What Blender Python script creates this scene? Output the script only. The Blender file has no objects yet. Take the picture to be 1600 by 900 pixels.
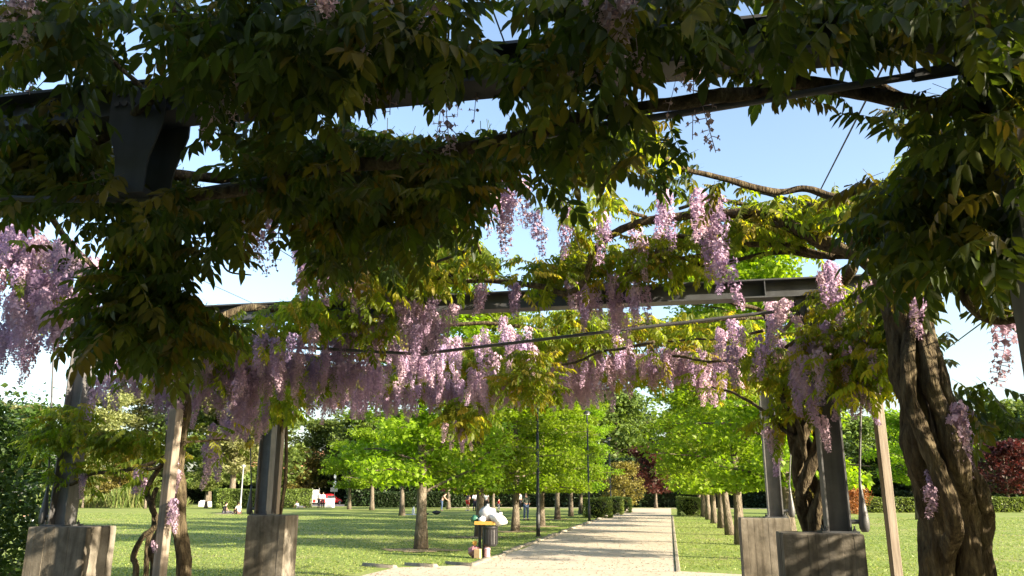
import bpy, math, random
import numpy as np
from mathutils import Vector, Matrix, noise as mnoise

random.seed(7)
rng = np.random.default_rng(7)
PI = math.pi
scene = bpy.context.scene
COL = scene.collection

# ------------------------------------------------------------------ camera
F_PX = 1244.4                       # focal length in pixels of a 1600 px wide frame (28 mm on 36 mm)
PITCH = math.atan(320 / F_PX)
YAW = math.atan(247 / math.hypot(F_PX, 320))
EYE = 1.65
cam_data = bpy.data.cameras.new('camera')
cam_data.sensor_width = 36.0
cam_data.lens = 28.0
cam_data.clip_start = 0.05
cam_data.clip_end = 3000
cam = bpy.data.objects.new('camera', cam_data)
COL.objects.link(cam)
cam.location = (0, 0, EYE)
cam.rotation_euler = (PI / 2 + PITCH, 0, YAW)
scene.camera = cam

# ------------------------------------------------------------------ sky and sun
SUN_EL = math.radians(20)
SUN_AZ = math.radians(-20)          # from +X towards -Y: behind the right shoulder
sun_dir = Vector((math.cos(SUN_EL) * math.cos(SUN_AZ), math.cos(SUN_EL) * math.sin(SUN_AZ), math.sin(SUN_EL)))
world = bpy.data.worlds.new('World')
scene.world = world
world.use_nodes = True
nt = world.node_tree
bg = nt.nodes['Background']
sky = nt.nodes.new('ShaderNodeTexSky')
sky.sky_type = 'NISHITA'
sky.sun_disc = False
sky.sun_elevation = SUN_EL
sky.sun_rotation = math.atan2(sun_dir.x, sun_dir.y)
sky.air_density = 1.0
sky.dust_density = 2.6
sky.ozone_density = 1.0
nt.links.new(sky.outputs[0], bg.inputs[0])
bg.inputs[1].default_value = 0.10
sl = bpy.data.lights.new('sun', 'SUN')
sl.energy = 5.0
sl.angle = math.radians(0.5)
sl.color = (1.0, 0.86, 0.66)
sun = bpy.data.objects.new('sun', sl)
COL.objects.link(sun)
sun.rotation_euler = sun_dir.to_track_quat('Z', 'Y').to_euler()
vs = scene.view_settings
vs.view_transform = 'Standard'
vs.look = 'None'
vs.gamma = 1
vs.use_curve_mapping = False
vs.exposure = 2.1
try:
    scene.cycles.max_bounces = 8
    scene.cycles.transmission_bounces = 6
    scene.cycles.diffuse_bounces = 4
except Exception:
    pass

# ------------------------------------------------------------------ helpers
CY, SY, CP, SP = math.cos(YAW), math.sin(YAW), math.cos(PITCH), math.sin(PITCH)
def ray(x, y):
    u, v = x - 800, 450 - y
    fw = F_PX * CP - v * SP
    up = F_PX * SP + v * CP
    return (u * CY - fw * SY, u * SY + fw * CY, up)
def at(x, y, Y):
    """the point of the plane at distance Y along the path that is seen there"""
    r = ray(x, y); t = Y / r[1]
    return Vector((r[0] * t, Y, r[2] * t + EYE))
def gnd(x, y, z=0.0):
    r = ray(x, y); t = (z - EYE) / r[2]
    return Vector((r[0] * t, r[1] * t, z))
def proj(P):
    P = np.asarray(P, float)
    X, Y, Z = P[..., 0], P[..., 1], P[..., 2] - EYE
    u = X * CY + Y * SY; fw = -X * SY + Y * CY
    cz = fw * CP + Z * SP; cy = -fw * SP + Z * CP
    cz = np.where(cz < .05, .05, cz)
    return 800 + F_PX * u / cz, 450 - F_PX * cy / cz, cz

def tag(o, label=None, cat=None, group=None, kind=None):
    if label: o['label'] = label
    if cat: o['category'] = cat
    if group: o['group'] = group
    if kind: o['kind'] = kind
    return o
def empty(name, loc=(0, 0, 0), rz=0.0):
    o = bpy.data.objects.new(name, None)
    o.empty_display_size = .2
    o.location = loc
    o.rotation_euler = (0, 0, rz)
    COL.objects.link(o)
    return o
def link(name, me, parent=None, loc=None):
    o = bpy.data.objects.new(name, me)
    COL.objects.link(o)
    if parent: o.parent = parent
    if loc is not None: o.location = loc
    return o
def copy_tree(o, parent=None):
    c = o.copy(); COL.objects.link(c); c.parent = parent
    for ch in list(o.children):
        copy_tree(ch, c)
    return c

class MB:
    """collects shapes into one mesh"""
    def __init__(self): self.v = []; self.f = []
    def add(self, vs, fs):
        n = len(self.v)
        self.v += [tuple(p) for p in vs]
        self.f += [tuple(i + n for i in q) for q in fs]
        return self
    def box(self, c, s, rz=0.0, bev=0.0, taper=1.0, M=None):
        hx, hy, hz = s[0] / 2, s[1] / 2, s[2] / 2
        vs = []
        if bev <= 0:
            for z in (-1, 1):
                k = taper if z > 0 else 1
                for x, y in ((-1, -1), (1, -1), (1, 1), (-1, 1)): vs.append(Vector((x * hx * k, y * hy * k, z * hz)))
            fs = [(0, 3, 2, 1), (4, 5, 6, 7), (0, 1, 5, 4), (1, 2, 6, 5), (2, 3, 7, 6), (3, 0, 4, 7)]
        else:
            b = min(bev, hx * .9, hy * .9, hz * .9)
            def ring(z, i, k):
                x, y = (hx - i) * k, (hy - i) * k
                bb = max(b - i, 0.0005)
                return [Vector(p) for p in ((-x + bb, -y, z), (x - bb, -y, z), (x, -y + bb, z), (x, y - bb, z), (x - bb, y, z), (-x + bb, y, z), (-x, y - bb, z), (-x, -y + bb, z))]
            rs = [ring(-hz, b, 1), ring(-hz + b, 0, 1), ring(hz - b, 0, taper), ring(hz, b, taper)]
            for r in rs: vs += r
            fs = [tuple(range(7, -1, -1)), tuple(range(24, 32))]
            for k in range(3):
                for i in range(8):
                    j = (i + 1) % 8
                    fs.append((k * 8 + i, k * 8 + j, k * 8 + 8 + j, k * 8 + 8 + i))
        R = Matrix.Rotation(rz, 3, 'Z')
        if M is not None: R = M
        return self.add([R @ p + Vector(c) for p in vs], fs)
    def tube(self, pts, rad, n=8, cap=True, bump=0.0, seed=0.0, twist=0.0):
        pts = [Vector(p) for p in pts]
        if not hasattr(rad, '__len__'): rad = [rad] * len(pts)
        t0 = (pts[1] - pts[0]).normalized()
        up = Vector((0, 0, 1)) if abs(t0.z) < .9 else Vector((1, 0, 0))
        a = t0.cross(up).normalized()
        vs = []
        for i, p in enumerate(pts):
            t = (pts[min(i + 1, len(pts) - 1)] - pts[max(i - 1, 0)]).normalized()
            a = (a - t * a.dot(t)).normalized()
            b = t.cross(a)
            for k in range(n):
                an = 2 * PI * k / n + twist * i
                r = rad[i]
                d = a * math.cos(an) + b * math.sin(an)
                if bump:
                    q = p * 9 + d * 1.3 + Vector((seed, seed * 2, 0))
                    r *= 1 + bump * (mnoise.noise(q) + .5 * mnoise.noise(q * 2.7)) + bump * .6 * math.sin(an * 3 + i * .35 + seed) + (bump * .35 * math.sin(an * 9 + i * .22 + seed + 2 * mnoise.noise(q * .5)) if n >= 18 else 0)
                vs.append(p + d * r)
        fs = []
        for i in range(len(pts) - 1):
            for k in range(n):
                j = (k + 1) % n
                fs.append((i * n + k, i * n + j, (i + 1) * n + j, (i + 1) * n + k))
        if cap:
            fs.append(tuple(range(n - 1, -1, -1)))
            m = (len(pts) - 1) * n
            fs.append(tuple(range(m, m + n)))
        return self.add(vs, fs)
    def lathe(self, prof, c=(0, 0, 0), n=16):
        vs = []; fs = []
        for r, z in prof:
            for k in range(n):
                a = 2 * PI * k / n
                vs.append((c[0] + r * math.cos(a), c[1] + r * math.sin(a), c[2] + z))
        for i in range(len(prof) - 1):
            for k in range(n):
                j = (k + 1) % n
                fs.append((i * n + k, i * n + j, (i + 1) * n + j, (i + 1) * n + k))
        fs.append(tuple(range(n - 1, -1, -1)))
        m = (len(prof) - 1) * n
        fs.append(tuple(range(m, m + n)))
        return self.add(vs, fs)
    def prism(self, poly, y0, y1):
        """polygon in XZ extruded along Y"""
        n = len(poly)
        vs = [(x, y0, z) for x, z in poly] + [(x, y1, z) for x, z in poly]
        fs = [tuple(range(n)), tuple(range(2 * n - 1, n - 1, -1))]
        for i in range(n):
            j = (i + 1) % n
            fs.append((i, i + n, j + n, j))
        return self.add(vs, fs)
    def mesh(self, name, mat, smooth=False):
        me = bpy.data.meshes.new(name)
        me.from_pydata(self.v, [], self.f)
        me.validate(clean_customdata=False)
        import bmesh
        bm = bmesh.new(); bm.from_mesh(me)
        bmesh.ops.recalc_face_normals(bm, faces=bm.faces)
        bm.to_mesh(me); bm.free()
        if smooth: me.polygons.foreach_set('use_smooth', [True] * len(me.polygons))
        me.materials.append(mat)
        return me
    def build(self, name, mat, parent=None, smooth=False, loc=None):
        return link(name, self.mesh(name, mat, smooth), parent, loc)

def np_mesh(name, V, Q, mat, tint=None, smooth=False):
    """V (N,3), Q (M,4) quads"""
    me = bpy.data.meshes.new(name)
    me.vertices.add(len(V)); me.vertices.foreach_set('co', np.ascontiguousarray(V, np.float32).ravel())
    me.loops.add(Q.size); me.loops.foreach_set('vertex_index', np.ascontiguousarray(Q, np.int32).ravel())
    me.polygons.add(len(Q))
    me.polygons.foreach_set('loop_start', np.arange(0, Q.size, Q.shape[1], dtype=np.int32))
    me.polygons.foreach_set('loop_total', np.full(len(Q), Q.shape[1], np.int32))
    if tint is not None:
        a = me.attributes.new('tint', 'FLOAT', 'POINT')
        a.data.foreach_set('value', np.ascontiguousarray(tint, np.float32))
    me.update(calc_edges=True)
    if smooth: me.polygons.foreach_set('use_smooth', np.ones(len(Q), bool))
    me.materials.append(mat)
    return me
def scatter(templates, pick, R, P, S, tint):
    """instances of templates [(V,Q)] baked into one vertex/face array"""
    VV = []; QQ = []; TT = []; off = 0
    for ti, (V, Q) in enumerate(templates):
        idx = np.where(pick == ti)[0]
        if not len(idx): continue
        v = np.einsum('nij,kj->nki', R[idx], V) * S[idx][:, None, None] + P[idx][:, None, :]
        q = Q[None] + (np.arange(len(idx)) * len(V))[:, None, None] + off
        VV.append(v.reshape(-1, 3)); QQ.append(q.reshape(-1, Q.shape[1]))
        TT.append(np.repeat(tint[idx], len(V)))
        off += len(idx) * len(V)
    return np.concatenate(VV), np.concatenate(QQ), np.concatenate(TT)
def frames(d, roll=None):
    """rotation matrices whose X axis follows d and whose Z axis looks up as far as it can"""
    d = d / np.linalg.norm(d, axis=1)[:, None]
    up = np.zeros_like(d); up[:, 2] = 1
    y = np.cross(up, d); ln = np.linalg.norm(y, axis=1)
    y[ln < 1e-3] = (0, 1, 0)
    y /= np.linalg.norm(y, axis=1)[:, None]
    z = np.cross(d, y)
    if roll is not None:
        c, s = np.cos(roll)[:, None], np.sin(roll)[:, None]
        y, z = y * c + z * s, z * c - y * s
    return np.stack([d, y, z], axis=2)
def rand_dirs(n, zmin=-1, zmax=1):
    z = rng.uniform(zmin, zmax, n); a = rng.uniform(0, 2 * PI, n)
    r = np.sqrt(1 - z * z)
    return np.stack([r * np.cos(a), r * np.sin(a), z], 1)
def smooth_path(pts, per=6):
    """Catmull-Rom through the points"""
    pts = [Vector(p) for p in pts]
    P = [pts[0] * 2 - pts[1]] + pts + [pts[-1] * 2 - pts[-2]]
    out = []
    for i in range(1, len(P) - 2):
        for k in range(per):
            t = k / per
            a, b, c, d = P[i - 1], P[i], P[i + 1], P[i + 2]
            out.append(.5 * ((2 * b) + (c - a) * t + (2 * a - 5 * b + 4 * c - d) * t * t + (3 * b - a - 3 * c + d) * t ** 3))
    out.append(pts[-1])
    return out

# ------------------------------------------------------------------ materials
MATS = {}
def mat_base(name):
    m = bpy.data.materials.new(name); m.use_nodes = True
    n = m.node_tree.nodes; l = m.node_tree.links
    return m, n, l, n['Principled BSDF'], n['Material Output']
def ramp(n, stops):
    r = n.new('ShaderNodeValToRGB')
    e = r.color_ramp.elements
    while len(e) > 1: e.remove(e[0])
    e[0].position = stops[0][0]; e[0].color = (*stops[0][1], 1)
    for p, c in stops[1:]:
        k = e.new(p); k.color = (*c, 1)
    return r
def noisy(name, stops, scale=5, detail=6, rough=.8, bump=.3, bscale=None, stretch=(1, 1, 1), spec=.3, metallic=0.0, dist=.02, obj_random=0.0, coord='Object', streak=None):
    m, n, l, b, o = mat_base(name)
    tc = n.new('ShaderNodeTexCoord'); mp = n.new('ShaderNodeMapping')
    mp.inputs['Scale'].default_value = stretch
    l.new(tc.outputs[coord], mp.inputs[0])
    t = n.new('ShaderNodeTexNoise'); t.inputs['Scale'].default_value = scale; t.inputs['Detail'].default_value = detail; t.inputs['Roughness'].default_value = .65
    l.new(mp.outputs[0], t.inputs[0])
    r = ramp(n, stops); l.new(t.outputs[0], r.inputs[0])
    col = r.outputs[0]
    if streak:
        mp2 = n.new('ShaderNodeMapping'); mp2.inputs['Scale'].default_value = streak[1]
        l.new(tc.outputs[coord], mp2.inputs[0])
        t2 = n.new('ShaderNodeTexNoise'); t2.inputs['Scale'].default_value = 1.0; t2.inputs['Detail'].default_value = 5
        l.new(mp2.outputs[0], t2.inputs[0])
        r2 = ramp(n, streak[2]); l.new(t2.outputs[0], r2.inputs[0])
        mx = n.new('ShaderNodeMix'); mx.data_type = 'RGBA'; mx.blend_type = 'MULTIPLY'; mx.inputs[0].default_value = streak[0]
        l.new(col, mx.inputs[6]); l.new(r2.outputs[0], mx.inputs[7]); col = mx.outputs[2]
    if obj_random:
        oi = n.new('ShaderNodeObjectInfo'); hs = n.new('ShaderNodeHueSaturation')
        mr = n.new('ShaderNodeMapRange'); mr.inputs[3].default_value = 1 - obj_random; mr.inputs[4].default_value = 1 + obj_random
        l.new(oi.outputs['Random'], mr.inputs[0]); l.new(mr.outputs[0], hs.inputs['Value']); l.new(col, hs.inputs['Color']); col = hs.outputs[0]
    l.new(col, b.inputs['Base Color'])
    b.inputs['Roughness'].default_value = rough
    b.inputs['Specular IOR Level'].default_value = spec
    b.inputs['Metallic'].default_value = metallic
    if bump:
        t3 = n.new('ShaderNodeTexNoise'); t3.inputs['Scale'].default_value = bscale or scale * 4; t3.inputs['Detail'].default_value = 6
        l.new(mp.outputs[0], t3.inputs[0])
        bp = n.new('ShaderNodeBump'); bp.inputs['Strength'].default_value = bump; bp.inputs['Distance'].default_value = dist
        l.new(t3.outputs[0], bp.inputs['Height']); l.new(bp.outputs[0], b.inputs['Normal'])
    MATS[name] = m
    return m
def plain(name, c, rough=.6, spec=.4, metallic=0.0, var=.12, scale=14, bump=.1):
    d = tuple(max(0, x * (1 - var)) for x in c); u = tuple(min(1, x * (1 + var)) for x in c)
    return noisy(name, [(.35, d), (.65, u)], scale=scale, rough=rough, spec=spec, metallic=metallic, bump=bump)
def leafy(name, stops, trans=.45, rough=.5, tmul=(1.3, 1.35, .6), spec=.35):
    """leaf or petal: reflects and lets light through; every leaf has a tint of its own"""
    m, n, l, b, o = mat_base(name)
    at_ = n.new('ShaderNodeAttribute'); at_.attribute_name = 'tint'
    oi = n.new('ShaderNodeObjectInfo')
    ad = n.new('ShaderNodeMath'); ad.operation = 'ADD'
    fr = n.new('ShaderNodeMath'); fr.operation = 'FRACT'
    l.new(at_.outputs['Fac'], ad.inputs[0]); l.new(oi.outputs['Random'], ad.inputs[1]); l.new(ad.outputs[0], fr.inputs[0])
    r = ramp(n, stops); l.new(fr.outputs[0], r.inputs[0])
    tc = n.new('ShaderNodeTexCoord')
    t = n.new('ShaderNodeTexNoise'); t.inputs['Scale'].default_value = 6; t.inputs['Detail'].default_value = 3
    l.new(tc.outputs['Object'], t.inputs[0])
    hs = n.new('ShaderNodeHueSaturation')
    mr = n.new('ShaderNodeMapRange'); mr.inputs[1].default_value = .3; mr.inputs[2].default_value = .7; mr.inputs[3].default_value = .7; mr.inputs[4].default_value = 1.3
    l.new(t.outputs[0], mr.inputs[0]); l.new(mr.outputs[0], hs.inputs['Value']); l.new(r.outputs[0], hs.inputs['Color'])
    hv = n.new('ShaderNodeHueSaturation'); mv = n.new('ShaderNodeMapRange'); mv.inputs[3].default_value = .78; mv.inputs[4].default_value = 1.22
    mh = n.new('ShaderNodeMapRange'); mh.inputs[3].default_value = .488; mh.inputs[4].default_value = .512
    l.new(oi.outputs['Random'], mv.inputs[0]); l.new(mv.outputs[0], hv.inputs['Value']); l.new(oi.outputs['Random'], mh.inputs[0]); l.new(mh.outputs[0], hv.inputs['Hue']); l.new(hs.outputs[0], hv.inputs['Color']); hs = hv
    l.new(hs.outputs[0], b.inputs['Base Color'])
    b.inputs['Roughness'].default_value = rough
    b.inputs['Specular IOR Level'].default_value = spec
    tr = n.new('ShaderNodeBsdfTranslucent')
    mu = n.new('ShaderNodeMix'); mu.data_type = 'RGBA'; mu.blend_type = 'MULTIPLY'; mu.inputs[0].default_value = 1
    l.new(hs.outputs[0], mu.inputs[6]); mu.inputs[7].default_value = (*tmul, 1)
    l.new(mu.outputs[2], tr.inputs[0])
    ms = n.new('ShaderNodeMixShader'); ms.inputs[0].default_value = trans
    l.new(b.outputs[0], ms.inputs[1]); l.new(tr.outputs[0], ms.inputs[2]); l.new(ms.outputs[0], o.inputs[0])
    MATS[name] = m
    return m

M_WLEAF = leafy('wisteria_leaf', [(0, (.028, .054, .011)), (.45, (.043, .07, .013)), (.7, (.066, .08, .014)), (.9, (.10, .08, .017)), (1, (.034, .057, .012))], trans=.5, tmul=(2.3, 2.1, .6))  # leaves of the near bays, their shade partly put into the darker colour
M_WSUNLIT = leafy('sunlit_young_wisteria_leaf', [(0, (.085, .135, .016)), (.4, (.12, .165, .02)), (.7, (.165, .18, .024)), (.92, (.22, .175, .03)), (1, (.10, .14, .018))], trans=.62, tmul=(2.3, 2.3, .4))  # young leaves, with the sun on the farther bays put into the colour
M_WBUD = leafy('wisteria_flower', [(0, (.35, .255, .39)), (.4, (.44, .31, .41)), (.75, (.53, .40, .46)), (1, (.32, .245, .41))], trans=.35, rough=.7, tmul=(1.1, .98, 1.0), spec=.2)
M_WPALE = leafy('faded_wisteria_flower', [(0, (.55, .43, .47)), (.6, (.62, .47, .46)), (1, (.50, .36, .38))], trans=.35, rough=.7, tmul=(1.1, 1.0, 1.0), spec=.2)
M_AVE = leafy('avenue_leaf', [(0, (.125, .20, .014)), (.5, (.175, .25, .018)), (1, (.145, .215, .015))], trans=.5, tmul=(1.6, 1.75, .35))
M_BGL = leafy('background_leaf', [(0, (.08, .125, .03)), (.5, (.12, .165, .038)), (1, (.09, .13, .033))], trans=.4, tmul=(1.5, 1.5, .6))
M_PALE = leafy('pale_poplar_leaf', [(0, (.19, .22, .09)), (.5, (.23, .25, .10)), (1, (.17, .19, .08))], trans=.4, tmul=(1.4, 1.4, .7))
M_RED = leafy('red_leaf', [(0, (.045, .013, .012)), (.5, (.07, .02, .017)), (1, (.035, .014, .012))], trans=.4, tmul=(1.5, .9, .8))
M_DARKL = leafy('dark_hedge_leaf', [(0, (.02, .038, .012)), (.5, (.03, .052, .016)), (1, (.024, .042, .012))], trans=.25)
M_HEDGE = leafy('hedge_leaf', [(0, (.09, .13, .028)), (.5, (.135, .175, .038)), (1, (.105, .135, .03))], trans=.35)
M_YEL = leafy('golden_leaf', [(0, (.15, .14, .035)), (.5, (.19, .17, .04)), (1, (.13, .12, .03))], trans=.4, tmul=(1.3, 1.2, .5))
M_ORANGE = leafy('rusty_leaf', [(0, (.20, .08, .03)), (.5, (.25, .11, .04)), (1, (.16, .07, .03))], trans=.35, tmul=(1.4, 1.0, .6))
M_SHRUB = leafy('shrub_leaf', [(0, (.035, .075, .016)), (.5, (.06, .11, .02)), (1, (.04, .085, .018))], trans=.35, tmul=(1.5, 1.6, .5))
M_REED = leafy('tall_grass', [(0, (.10, .16, .035)), (.5, (.15, .19, .05)), (1, (.18, .17, .07))], trans=.35)
M_GRASS = leafy('grass_blade', [(0, (.13, .19, .04)), (.5, (.17, .225, .05)), (1, (.23, .24, .08))], trans=.4, tmul=(1.3, 1.4, .6))
M_DAISY = plain('daisy_petal', (.75, .75, .70), rough=.7)
M_BARK = noisy('bark', [(.3, (.06, .05, .038)), (.5, (.125, .105, .08)), (.7, (.20, .175, .135))], scale=4, stretch=(2.2, 2.2, .9), rough=.95, bump=1.0, bscale=12, spec=.1, dist=.05)
M_VINE = noisy('vine_bark', [(.3, (.022, .017, .011)), (.46, (.062, .048, .03)), (.58, (.10, .08, .047)), (.7, (.16, .135, .085))], scale=9, stretch=(2.4, 2.4, .6), rough=.95, bump=1.0, bscale=26, spec=.1, dist=.03)
M_STEEL = noisy('painted_steel', [(.3, (.04, .044, .05)), (.55, (.06, .065, .07)), (.75, (.085, .083, .08))], scale=3, rough=.5, bump=.15, spec=.45, bscale=60, dist=.003, streak=(.6, (9, 9, .7), [(.35, (.6, .55, .5)), (.6, (1, 1, 1))]))
M_POSTST = noisy('weathered_post_steel', [(.3, (.085, .088, .09)), (.55, (.125, .125, .125)), (.75, (.17, .165, .155))], scale=4, rough=.55, bump=.15, spec=.4, bscale=60, dist=.003, streak=(.7, (12, 12, .8), [(.35, (.55, .52, .5)), (.6, (1, 1, 1))]))
M_ROD = plain('dark_rod_steel', (.06, .06, .062), rough=.45, spec=.5)
M_WOOD = noisy('weathered_wood', [(.3, (.12, .095, .07)), (.5, (.19, .16, .125)), (.7, (.26, .225, .18))], scale=4, stretch=(9, 9, .5), rough=.85, bump=.5, bscale=14, spec=.2, dist=.006)
M_CONC = noisy('board_marked_concrete', [(.3, (.055, .05, .04)), (.44, (.12, .108, .088)), (.56, (.18, .163, .135)), (.72, (.27, .25, .215))], scale=2.6, detail=12, rough=.9, bump=.5, bscale=45, spec=.2, dist=.008, streak=(.85, (9, 9, .9), [(.36, (.30, .28, .24)), (.5, (.75, .73, .68)), (.62, (1, 1, 1))]))
M_KERB = noisy('kerb_stone', [(.3, (.13, .115, .085)), (.5, (.21, .19, .145)), (.7, (.28, .25, .20))], scale=6, rough=.9, bump=.6, bscale=30, spec=.2, obj_random=.15)
M_CROWNCORE = plain('twig_core', (.012, .016, .008), rough=.95, spec=.1)
def lawn_mat():
    m, n, l, b, o = mat_base('lawn')
    tc = n.new('ShaderNodeTexCoord')
    a = n.new('ShaderNodeTexNoise'); a.inputs['Scale'].default_value = .22; a.inputs['Detail'].default_value = 8; a.inputs['Roughness'].default_value = .7
    l.new(tc.outputs['Object'], a.inputs[0])
    r = ramp(n, [(.3, (.115, .17, .04)), (.48, (.16, .21, .05)), (.62, (.21, .24, .075)), (.75, (.25, .245, .10))])
    l.new(a.outputs[0], r.inputs[0])
    f = n.new('ShaderNodeTexNoise'); f.inputs['Scale'].default_value = 9; f.inputs['Detail'].default_value = 8
    l.new(tc.outputs['Object'], f.inputs[0])
    rr = ramp(n, [(.3, (.55, .55, .5)), (.5, (1, 1, 1)), (.72, (1.0, 1.0, .9))])
    l.new(f.outputs[0], rr.inputs[0])
    mx = n.new('ShaderNodeMix'); mx.data_type = 'RGBA'; mx.blend_type = 'MULTIPLY'; mx.inputs[0].default_value = .8
    l.new(r.outputs[0], mx.inputs[6]); l.new(rr.outputs[0], mx.inputs[7]); l.new(mx.outputs[2], b.inputs['Base Color'])
    w = n.new('ShaderNodeTexNoise'); w.inputs['Scale'].default_value = .35; w.inputs['Detail'].default_value = 9; w.inputs['Roughness'].default_value = .75
    mpw = n.new('ShaderNodeMapping'); mpw.inputs['Location'].default_value = (31, 7, 0); l.new(tc.outputs['Object'], mpw.inputs[0]); l.new(mpw.outputs[0], w.inputs[0])
    wr = ramp(n, [(.56, (0, 0, 0)), (.68, (1, 1, 1))]); l.new(w.outputs[0], wr.inputs[0])
    mw = n.new('ShaderNodeMix'); mw.data_type = 'RGBA'; l.new(wr.outputs[0], mw.inputs[0]); l.new(mx.outputs[2], mw.inputs[6]); mw.inputs[7].default_value = (.26, .22, .12, 1)
    l.new(mw.outputs[2], b.inputs['Base Color'])
    b.inputs['Roughness'].default_value = .9; b.inputs['Specular IOR Level'].default_value = .15
    g = n.new('ShaderNodeTexNoise'); g.inputs['Scale'].default_value = 30; g.inputs['Detail'].default_value = 6
    l.new(tc.outputs['Object'], g.inputs[0])
    bp = n.new('ShaderNodeBump'); bp.inputs['Strength'].default_value = .5; bp.inputs['Distance'].default_value = .03
    l.new(g.outputs[0], bp.inputs['Height']); l.new(bp.outputs[0], b.inputs['Normal'])
    return m
M_LAWN = lawn_mat()
M_GRAVEL = noisy('gravel', [(.25, (.33, .28, .21)), (.42, (.375, .325, .25)), (.6, (.40, .35, .275)), (.8, (.43, .385, .31))], scale=.5, detail=14, rough=.95, bump=.25, bscale=45, spec=.15, dist=.03)
M_PAVE = noisy('pale_paving', [(.3, (.34, .31, .28)), (.7, (.46, .43, .39))], scale=.6, rough=.9, bump=.2, spec=.2)

# ------------------------------------------------------------------ ground, path
PX0, PX1 = -4.5, 0.0                 # edges of the gravel path
def grid_sheet(name, x0, x1, y0, y1, nx, ny, z, mat, amp=0.0):
    xs = np.linspace(x0, x1, nx + 1); ys = np.linspace(y0, y1, ny + 1)
    X, Y = np.meshgrid(xs, ys)
    Z = np.full_like(X, z)
    if amp:
        Z = Z + amp * (np.sin(X * .31 + 1) * np.cos(Y * .23) + .5 * np.sin(X * .83) * np.sin(Y * .61 + 2)) * .5 - amp * .8
    V = np.stack([X.ravel(), Y.ravel(), Z.ravel()], 1)
    i = np.arange(nx); j = np.arange(ny)
    I, J = np.meshgrid(i, j); a = (J * (nx + 1) + I).ravel()
    Q = np.stack([a, a + 1, a + nx + 2, a + nx + 1], 1)
    return link(name, np_mesh(name, V, Q, mat, smooth=True))
lawn = tag(grid_sheet('lawn', -700, 700, -400, 1500, 4, 4, 0, M_LAWN), kind='structure')
path = MB()
e = random.Random(3)
pts = []
for i in range(60):
    Y = 18.4 + i * 1.28
    pts.append((Y, PX0 + e.uniform(-.06, .06), PX1 + .02 + e.uniform(-.02, .02)))
vs = []; fs = []
for i, (Y, a, b) in enumerate(pts):
    vs += [(a, Y, .012), (b, Y, .012)]
    if i: fs.append((2 * i - 2, 2 * i - 1, 2 * i + 1, 2 * i))
path.add(vs, fs)
path_o = tag(path.build('path', M_GRAVEL), kind='structure')
apron = MB()
vs = [(-6.6, -8, .008), (2.3, -8, .008), (2.5, 6, .008), (2.35, 12, .008), (2.4, 16.5, .008), (1.6, 18.0, .008), (.05, 18.6, .008), (-4.4, 19.3, .008), (-5.3, 18.8, .008), (-6.2, 18.2, .008), (-6.4, 14, .008), (-6.6, 6, .008)]
apron.add(vs, [tuple(range(len(vs)))])
tag(apron.build('gravel_apron', M_GRAVEL), kind='structure')
tag(MB().box((-45, 106, .006), (32, 17, .012)).build('pavement', M_PAVE), kind='structure')
# far end of the path: a cross strip of trodden gravel
tag(MB().add([(-25, 90.5, .016), (40, 90.5, .016), (40, 93.4, .016), (-25, 93.4, .016)], [(0, 1, 2, 3)]).build('cross_path', M_GRAVEL), kind='structure')

kerb_meshes = []
for k in range(5):
    mb = MB(); r = random.Random(k)
    mb.box((0, 0, -.05), (.24 + r.uniform(-.04, .05), .98, .26), bev=.05)
    mb.v = [(x + r.uniform(-.025, .025), y + r.uniform(-.03, .03), z + r.uniform(-.018, .018)) for x, y, z in mb.v]
    kerb_meshes.append(mb.mesh('kerb_stone', M_KERB, True))
kerb_flat = MB().box((0, 0, -.07), (.10, .985, .24), bev=.015).mesh('kerb_stone', M_KERB)
def kerb(x, y, rz, me):
    o = link('kerb_stone', me, path_o, (x, y, random.uniform(-.05, -.01))); o.rotation_euler = (random.uniform(-.03, .03), random.uniform(-.05, .05), rz)
y = 19.6
while y < 62:
    kerb(PX0 - .13 + random.uniform(-.06, .06), y, random.uniform(-.09, .09), random.choice(kerb_meshes)); y += 1.04
for (x, yy, a) in ((-4.92, 19.18, 1.0), (-5.75, 18.72, 1.1), (-6.62, 18.34, 1.2)):
    kerb(x, yy, a, kerb_meshes[1])
y = 18.9
while y < 63:
    o = link('kerb_stone', kerb_flat, path_o, (PX1 + .09, y, -.015)); o.rotation_euler = (0, 0, random.uniform(-.006, .006)); y += 1.0

# lawn blades and daisies (seen part of the lawn only)
def on_lawn(x, y):
    return ~(((x > PX0 - .3) & (x < PX1 + .15)) | ((y < 19.0) & (x > -6.6) & (x < 2.4)))
def scatter_ground(n, y0, y1, power=1.0):
    Y = y0 + (y1 - y0) * rng.random(n) ** power
    t = rng.uniform(-.86, .52, n)
    X = Y * t + rng.uniform(-1, 1, n)
    k = on_lawn(X, Y)
    return X[k], Y[k]
X, Y = scatter_ground(110000, 15, 62, 1.5)
n = len(X)
h = rng.uniform(.015, .045, n); w = rng.uniform(.008, .018, n) * (1 + .02 * (Y - 15)); a = rng.uniform(0, 2 * PI, n)
lx, ly = rng.normal(0, .04, n), rng.normal(0, .04, n)
cx, sx = np.cos(a) * w, np.sin(a) * w
V = np.stack([np.stack([X - cx, Y - sx, np.zeros(n)], 1), np.stack([X + cx, Y + sx, np.zeros(n)], 1), np.stack([X + cx * .2 + lx, Y + sx * .2 + ly, h], 1), np.stack([X - cx * .2 + lx, Y - sx * .2 + ly, h * .97], 1)], 1).reshape(-1, 3)
Q = np.arange(4 * n).reshape(-1, 4)
tag(link('grass', np_mesh('grass', V, Q, M_GRASS, np.repeat(rng.random(n), 4))), 'short sunlit green grass blades covering the park lawn', 'grass', kind='stuff')
X, Y = scatter_ground(20000, 15, 60, 1.5)
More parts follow.
